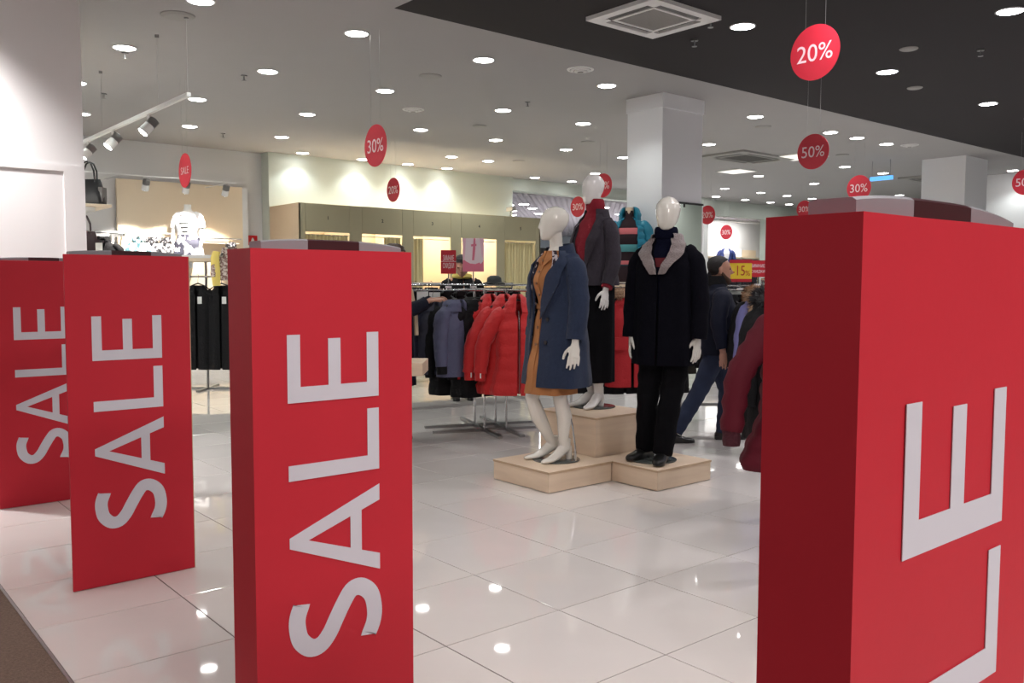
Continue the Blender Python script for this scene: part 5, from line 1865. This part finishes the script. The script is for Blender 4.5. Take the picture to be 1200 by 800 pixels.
for x in (-1.5, 0.25, 2.0):
    MB().box((x - .02, -.25, 0), (x + .02, .28, 2.55)).build('upright', 'whiteplastic', t)
MB().box((.3, .22, 2.29), (1.7, .26, 2.55)).build('back_board', 'panelwood', t)
for i in range(9):
    tn = jacket('suit', 'dark suit jacket, %s from the left on the niche rail' % NTH[i], 'suit', (22.5 + i * .28, 17.05, 1.98), math.radians(-80), 'navyjacket' if i % 3 else 'charcoal', .6, .21, .10, None, None, slen=.55, group='suits on the niche rail') if i == 0 else dup(tn0, 'dark suit jacket, %s from the left on the niche rail' % NTH[i], (22.5 + i * .28, 17.05, 1.98))
    if i == 0:
        tn0 = tn
t = thing('hanging_rail', 'chrome rail holding the dark suits in the niche', 'rail', (23.6, 17.05, 1.98))
MB().tube([(-1.45, 0, 0), (1.95, 0, 0)], .014, 8).build('bar', 'metal', t)
for x in (-1.42, 1.93):
    MB().box((x - .012, 0, -.012), (x + .012, .3, .012)).build('bracket', 'metal', t)
area_light('niche_lamp', (23.2, 16.9, 3.3), 2.4, 34, (1, .99, .97), (math.radians(18), 0, 0), .2)
MB_n = thing('niche_lamp_bar', 'white light bar under the niche ceiling', 'lamp', (23.2, 16.85, 3.36))
MB().box((-1.3, -.06, 0), (1.3, .06, .06)).build('housing', 'whiteplastic', MB_n)
for xx in (-1.1, 1.1):
    MB().tube([(xx, 0, .05), (xx, .72, .05)], .015, 8).build('arm', 'whiteplastic', MB_n)

area_light('hall_fill_light', (18.5, 21.5, 3.48), 7.0, 700, (0.95, 0.97, 1.0))  # added fill, brightens the grid ceiling and far wall of the hall
# ------------------------------------------------------------------ far hall lamps
for i, (x, y) in enumerate(((15.2, 17.7), (16.2, 18.5), (17.5, 19.7), (15.06, 18.15), (16.3, 19.5), (17.3, 20.7), (17.5, 17.0), (18.2, 19.9), (20.7, 20.9), (19.5, 18.3), (14.2, 20.5), (20, 25), (16, 25))):
    t = thing('hall_downlight', 'round lamp in the grid ceiling behind the fitting rooms, %s from the left' % ((NTH + ['last'])[i]), 'downlight', (x, y, 3.515), 0, 'round lamps in the grid ceiling')
    MB().disc((0, 0, -.015), .15, .015, 20).build('trim_ring', 'whiteplastic', t)
    MB().disc((0, 0, -.022), .13, .010, 20).build('lens', 'lamp', t)
t = thing('security_camera', 'small grey camera on top of the fitting rooms near booth five', 'camera', (11.95, 14.35, 2.81))
MB().tube([(0, 0, 0), (0, 0, .14)], .012, 8).build('stem', 'steel', t)
MB().box((-.05, -.12, .13), (.05, .08, .21)).build('housing', 'greyplate', t)

# ------------------------------------------------------------------ lit display on the left
bp = thing('beige_backdrop', 'beige backlit-looking wall panel behind the striped torso', 'wall panel', (5.49, 15.59, 0))
bevel(MB().box((-1.08, -.12, 0.4), (1.08, -.06, 3.14)).build('panel', 'panelwood', bp), .003)
MB().box((1.08, -.12, .4), (1.18, -.05, 3.14)).build('edge_strip', 'wall', bp)
for sx in (-1.0, 1.0):
    MB().box((sx - .03, -.06, .4), (sx + .03, .008, 3.14)).build('batten', 'plyedge', bp)


def wall_rail(label, x0, x1, y, z):
    t = thing('garment_rail', label, 'rail', ((x0 + x1) / 2, y, z))
    w = (x1 - x0) / 2
    MB().tube([(-w, 0, 0), (w, 0, 0)], .013, 8).build('bar', 'metal', t)
    for s in (-w + .02, w - .02):
        MB().box((s - .01, 0, -.01), (s + .01, 15.47 - y, .01)).build('bracket', 'metal', t)
    return t


wall_rail('chrome wall rail with printed blouses left of the striped torso', 4.45, 5.16, 15.15, 2.24)
wall_rail('chrome wall rail with a hanging garment right of the striped torso', 5.70, 6.40, 15.15, 2.19)
t = thing('bracket_shelf', 'narrow wooden shelf strip under the right wall rail', 'shelf', (6.04, 15.30, 2.11))
MB().box((-.36, -.10, 0), (.36, .16, .035)).build('board', 'panelwood', t)
ja = jacket('blouse', 'pale aqua printed blouse, left one on the lit wall rail', 'blouse', (4.64, 15.15, 2.23), math.radians(-25), 'aquaprint', .5, .17, .07, None, None, slen=.35, sw=.05)
jdk = jacket('blouse', 'dark patterned blouse, middle one on the lit wall rail', 'blouse', (4.85, 15.15, 2.23), math.radians(-35), 'darkprint', .55, .17, .07, None, None, slen=.4, sw=.05, group='dark blouses on the lit wall rail')
dup(jdk, 'dark patterned blouse, right one on the lit wall rail', (5.07, 15.15, 2.23), math.radians(-40))
jacket('blouse', 'grey and brown top hanging on the rail right of the striped torso', 'blouse', (6.20, 15.15, 2.18), math.radians(-70), 'darkprint', .5, .16, .07, None, None, slen=.35, sw=.05)

# gondola with white top, torso form on it and black dresses below
gd = thing('clothes_gondola', 'tall white-topped clothes stand with black dresses, seen between the two middle sale covers', 'clothes stand', (4.32, 11.6, 0), CAMYAW)
MB().box((-.75, -.30, 1.735), (.55, .50, 1.775)).build('top_board', 'whiteplastic', gd)
MB().box((-.745, -.29, 1.70), (.545, .49, 1.735)).build('under_board', 'panelwood', gd)
for sx in (-.72, .05, .52):
    MB().tube([(sx, 0.1, .02), (sx, .1, 1.70)], .018, 8).build('post', 'steel', gd)
MB().box((-.75, .06, 0), (.55, .14, .025)).build('base_bar', 'steel', gd)
MB().box((.03, -.3, 0), (.07, .5, .024)).build('base_bar', 'steel', gd)
MB().tube([(-.72, -.08, 1.50), (.52, -.08, 1.50)], .012, 8).build('hang_rail', 'metal', gd, True)
for sx in (-.70, .50):
    MB().box((sx - .01, -.08, 1.49), (sx + .01, .10, 1.51)).build('arm', 'metal', gd)
dr = jacket('black_dress', 'long black dress with a paper tag between the two middle sale covers', 'dress', (4.20, 11.34, 1.49), CAMYAW, 'blackjacket', 1.06, .20, .09, None, None, slen=.55, sw=.05, spread=.01, collar=False, group='black dresses on the white-topped stand', flare=.95)
MB().box((.03, -.115, -.34), (.085, -.112, -.25)).build('paper_tag', 'paper', dr)
for i, (x, y) in enumerate(((3.96, 11.52), (4.44, 11.16))):
    dup(dr, ('long black dress left of the tagged one', 'long black dress right of the tagged one')[i], (x, y, 1.49), CAMYAW + .12 * (i - .5))
jacket('patterned_cardigan', 'beige patterned cardigan hanging next to the yellow scarf by the stand', 'cardigan', (4.50, 11.02, 1.92), CAMYAW + .4, 'beigeprint', .34, .15, .09, None, None, slen=.3, sw=.05)
sc = thing('yellow_scarf', 'pale yellow scarf hanging from the end of the white-topped stand', 'scarf', (4.36, 11.05, 1.80), CAMYAW)
MB().tube([(-.02, .0, .01), (-.03, -.04, -.06), (-.02, -.05, -.25), (-.01, -.05, -.42)], [(.05, .02), (.055, .02), (.06, .02), (.05, .02)], 10).build('cloth', 'yellowcloth', sc, True)

tf = thing('display_bust', 'white torso form in a striped top and printed skirt before the beige panel', 'bust', (5.40, 14.98, 1.87), CAMYAW + math.radians(-2))
tf.scale = (1.23, 1.23, 1.23)
br = thing('bracket_shelf', 'white wall bracket shelf carrying the striped torso', 'shelf', (5.40, 15.05, 1.87))
bevel(MB().box((-.26, -.30, -.05), (.26, .40, -.001)).build('board', 'whiteplastic', br), .003)
MB().box((-.02, -.2, -.20), (.02, .40, -.05)).build('bracket', 'whiteplastic', br)
bt2 = [(0.0, .155, .12, 0, 0), (.12, .165, .12, 0, 0), (.28, .125, .095, 0, 0), (.45, .155, .118, 0, -.012), (.55, .15, .085, 0, 0), (.60, .09, .06, 0, 0), (.63, .045, .045, 0, 0), (.70, .045, .045, 0, 0)]
MB().loft([[surf(bt2, 2 * PI * i / 28, .70 * j / 26) for i in range(28)] for j in range(27)]).build('form', 'skin_w', tf, True)
tops = shell(bt2, lambda z: .01, .27, .60, 20, 32, .006, None)
tops.v = [tuple(Vector(v) * 1.0) for v in tops.v]
tt_ = shell([(z, a + .012, b + .012, c_, d_) for z, a, b, c_, d_ in bt2], lambda z: .02, .27, .605, 20, 32, .006).build('top', 'shirt', tf, True)
bt3 = [(z, a + .012, b + .012, c_, d_) for z, a, b, c_, d_ in bt2]
for z in (.545, .49, .435, .38, .325):
    w = .18 + (z - .3) * 1.1
    patch(bt3, lambda q: -w, lambda q: w, z - .008, z + .010, .001, .003, 2, 10).build('stripe', 'dark', tt_, True)
for s in (-1, 1):
    m = MB()
    sleeve(m, [(s * .10, 0, .57), (s * .15, 0, .545), (s * .185, .0, .46), (s * .20, -.01, .38)], [(.042, .042), (.048, .052), (.046, .052), (.044, .05)])
    m.build('sleeve', 'shirt', tt_, True)
    m = MB()
    m.tube([(s * .19, 0, .46), (s * .205, -.01, .28), (s * .19, -.06, .12)], [.033, .030, .022], 10)
    hand(m, (s * .19, -.06, .12), (0, -.2, -1), (-s, 0, 0), (0, -1, 0), .9, .4)
    fuse(m, 'arm', 'skin_w', tf, .006, 2)
shell([(0.0, .20, .16, 0, 0), (.14, .185, .14, 0, 0), (.28, .138, .108, 0, 0)], lambda z: .01, 0.004, .29, 14, 36, .008, wob=.012).build('skirt', 'greyprint', tf, True)

# shelf with handbags beside the pillar
hs = thing('bag_shelf', 'wooden shelf holding the black handbag beside the white pillar', 'shelf', (2.30, 10.1, 2.225))
bevel(MB().box((-.52, -.35, -.03), (.43, .35, .0)).build('board', 'panelwood', hs), .003)
MB().box((-.515, -.30, -.07), (.28, .30, -.03)).build('bracket', 'whiteplastic', hs)
hs2 = thing('bag_shelf', 'lower shelf holding the wine handbag, mostly behind the white pillar', 'shelf', (2.25, 10.1, 1.70))
bevel(MB().box((-.47, -.35, -.03), (.42, .35, .0)).build('board', 'panelwood', hs2), .003)


def handbag(label, loc, rotz, k, m1, m2):
    t = thing('handbag', label, 'handbag', loc, rotz, None)
    rings = []
    for z, w, d in ((0, .15, .065), (.015, .158, .072), (.12, .145, .062), (.22, .120, .035), (.25, .112, .016)):
        rings.append(ering(0, 0, z * k, w * k, d * k, 24, 4))
    MB().loft(rings).build('bag_body', m1, t, True)
    MB().box((.112 * k, -.05 * k, .03 * k), (.150 * k, .05 * k, .17 * k)).build('side_gusset', m2, t)
    for s in (-1, 1):
        a = MB()
        a.tube([(-.07 * k, s * .02 * k, .20 * k), (-.065 * k, s * .03 * k, .33 * k), (-.035 * k, s * .03 * k, .405 * k), (0, s * .03 * k, .42 * k), (.035 * k, s * .03 * k, .405 * k), (.065 * k, s * .03 * k, .33 * k), (.07 * k, s * .02 * k, .20 * k)], .009 * k, 8)
        a.build('handle', m1, t, True)
        for x in (-.07, .07):
            MB().disc((x * k, s * .028 * k - .004, .215 * k), .011 * k, .008, 10, 'Y').build('ring', 'metal', t)
    return t


handbag('black leather handbag with upright handles on the upper shelf by the pillar', (2.565, 9.95, 2.225), CAMYAW, 1.06, 'leather', 'leathergrey')
handbag('dark wine handbag on the lower shelf just right of the pillar', (2.50, 9.96, 1.70), CAMYAW + .5, 1.0, 'wine', 'wine')
t = thing('paper_cup_tag', 'white printed card leaning on the lower bag shelf', 'card', (2.615, 9.83, 1.70), CAMYAW)
MB().box((-.035, -.004, 0), (.035, .004, .13)).build('card', 'paper', t)
t.name = 'price_card'
wr_ = thing('garment_rail', 'short chrome wall rail with a dark jacket behind the handbags', 'rail', (3.99, 14.9, 2.215))
MB().tube([(-.35, 0, 0), (.35, 0, 0)], .02, 8).build('bar', 'metal', wr_)
MB().box((-.37, 0, -.05), (-.34, .70, .02)).build('bracket', 'metal', wr_)
MB().box((.34, 0, -.05), (.37, .70, .02)).build('bracket', 'metal', wr_)
jacket('black_blazer', 'plain black blazer hanging behind the handbags on the left', 'jacket', (4.02, 14.9, 2.20), math.radians(-20), 'blackjacket', .6, .24, .11, None, None, slen=.55)
t = thing('safety_sign', 'small square red fire sign with white symbol on the wall left of the fitting rooms', 'sign', (6.80, 15.585, 2.20))
MB().box((-.09, -.006, -.09), (.09, .012, .09)).build('plate', 'extred', t)
MB().add([(-.028, -.0075, -.06), (.028, -.0075, -.06), (.032, -.0075, 0), (.012, -.0075, .05), (-.012, -.0075, .05), (-.03, -.0075, 0)], [(0, 1, 2, 3, 4, 5)]).build('symbol', 'signtext', t)
MB().add([(.04, -.0075, -.06), (.06, -.0075, -.06), (.06, -.0075, -.02), (.04, -.0075, -.01)], [(0, 1, 2, 3)]).build('symbol', 'signtext', t)

# pillar wash light
d = bpy.data.lights.new('pillar_wash', 'SPOT')
d.energy = 360
d.spot_size = 1.9
d.spot_blend = .7
d.shadow_soft_size = .12
d.color = (1, .97, .97)
o = bpy.data.objects.new('pillar_wash', d)
col.objects.link(o)
o.location = (0.5, 7.0, 3.74)
o.rotation_euler = (math.radians(18), 0, 0)
t = thing('ceiling_downlight', 'round downlight outside the photo washing the white pillar', 'downlight', (0.5, 7.0, H), 0, 'downlights out of the frame')
for nm, me in zip(('trim_ring', 'lens'), LIGHT_BASE[False]):
    oo = bpy.data.objects.new(nm, me)
    col.objects.link(oo)
    oo.parent = t
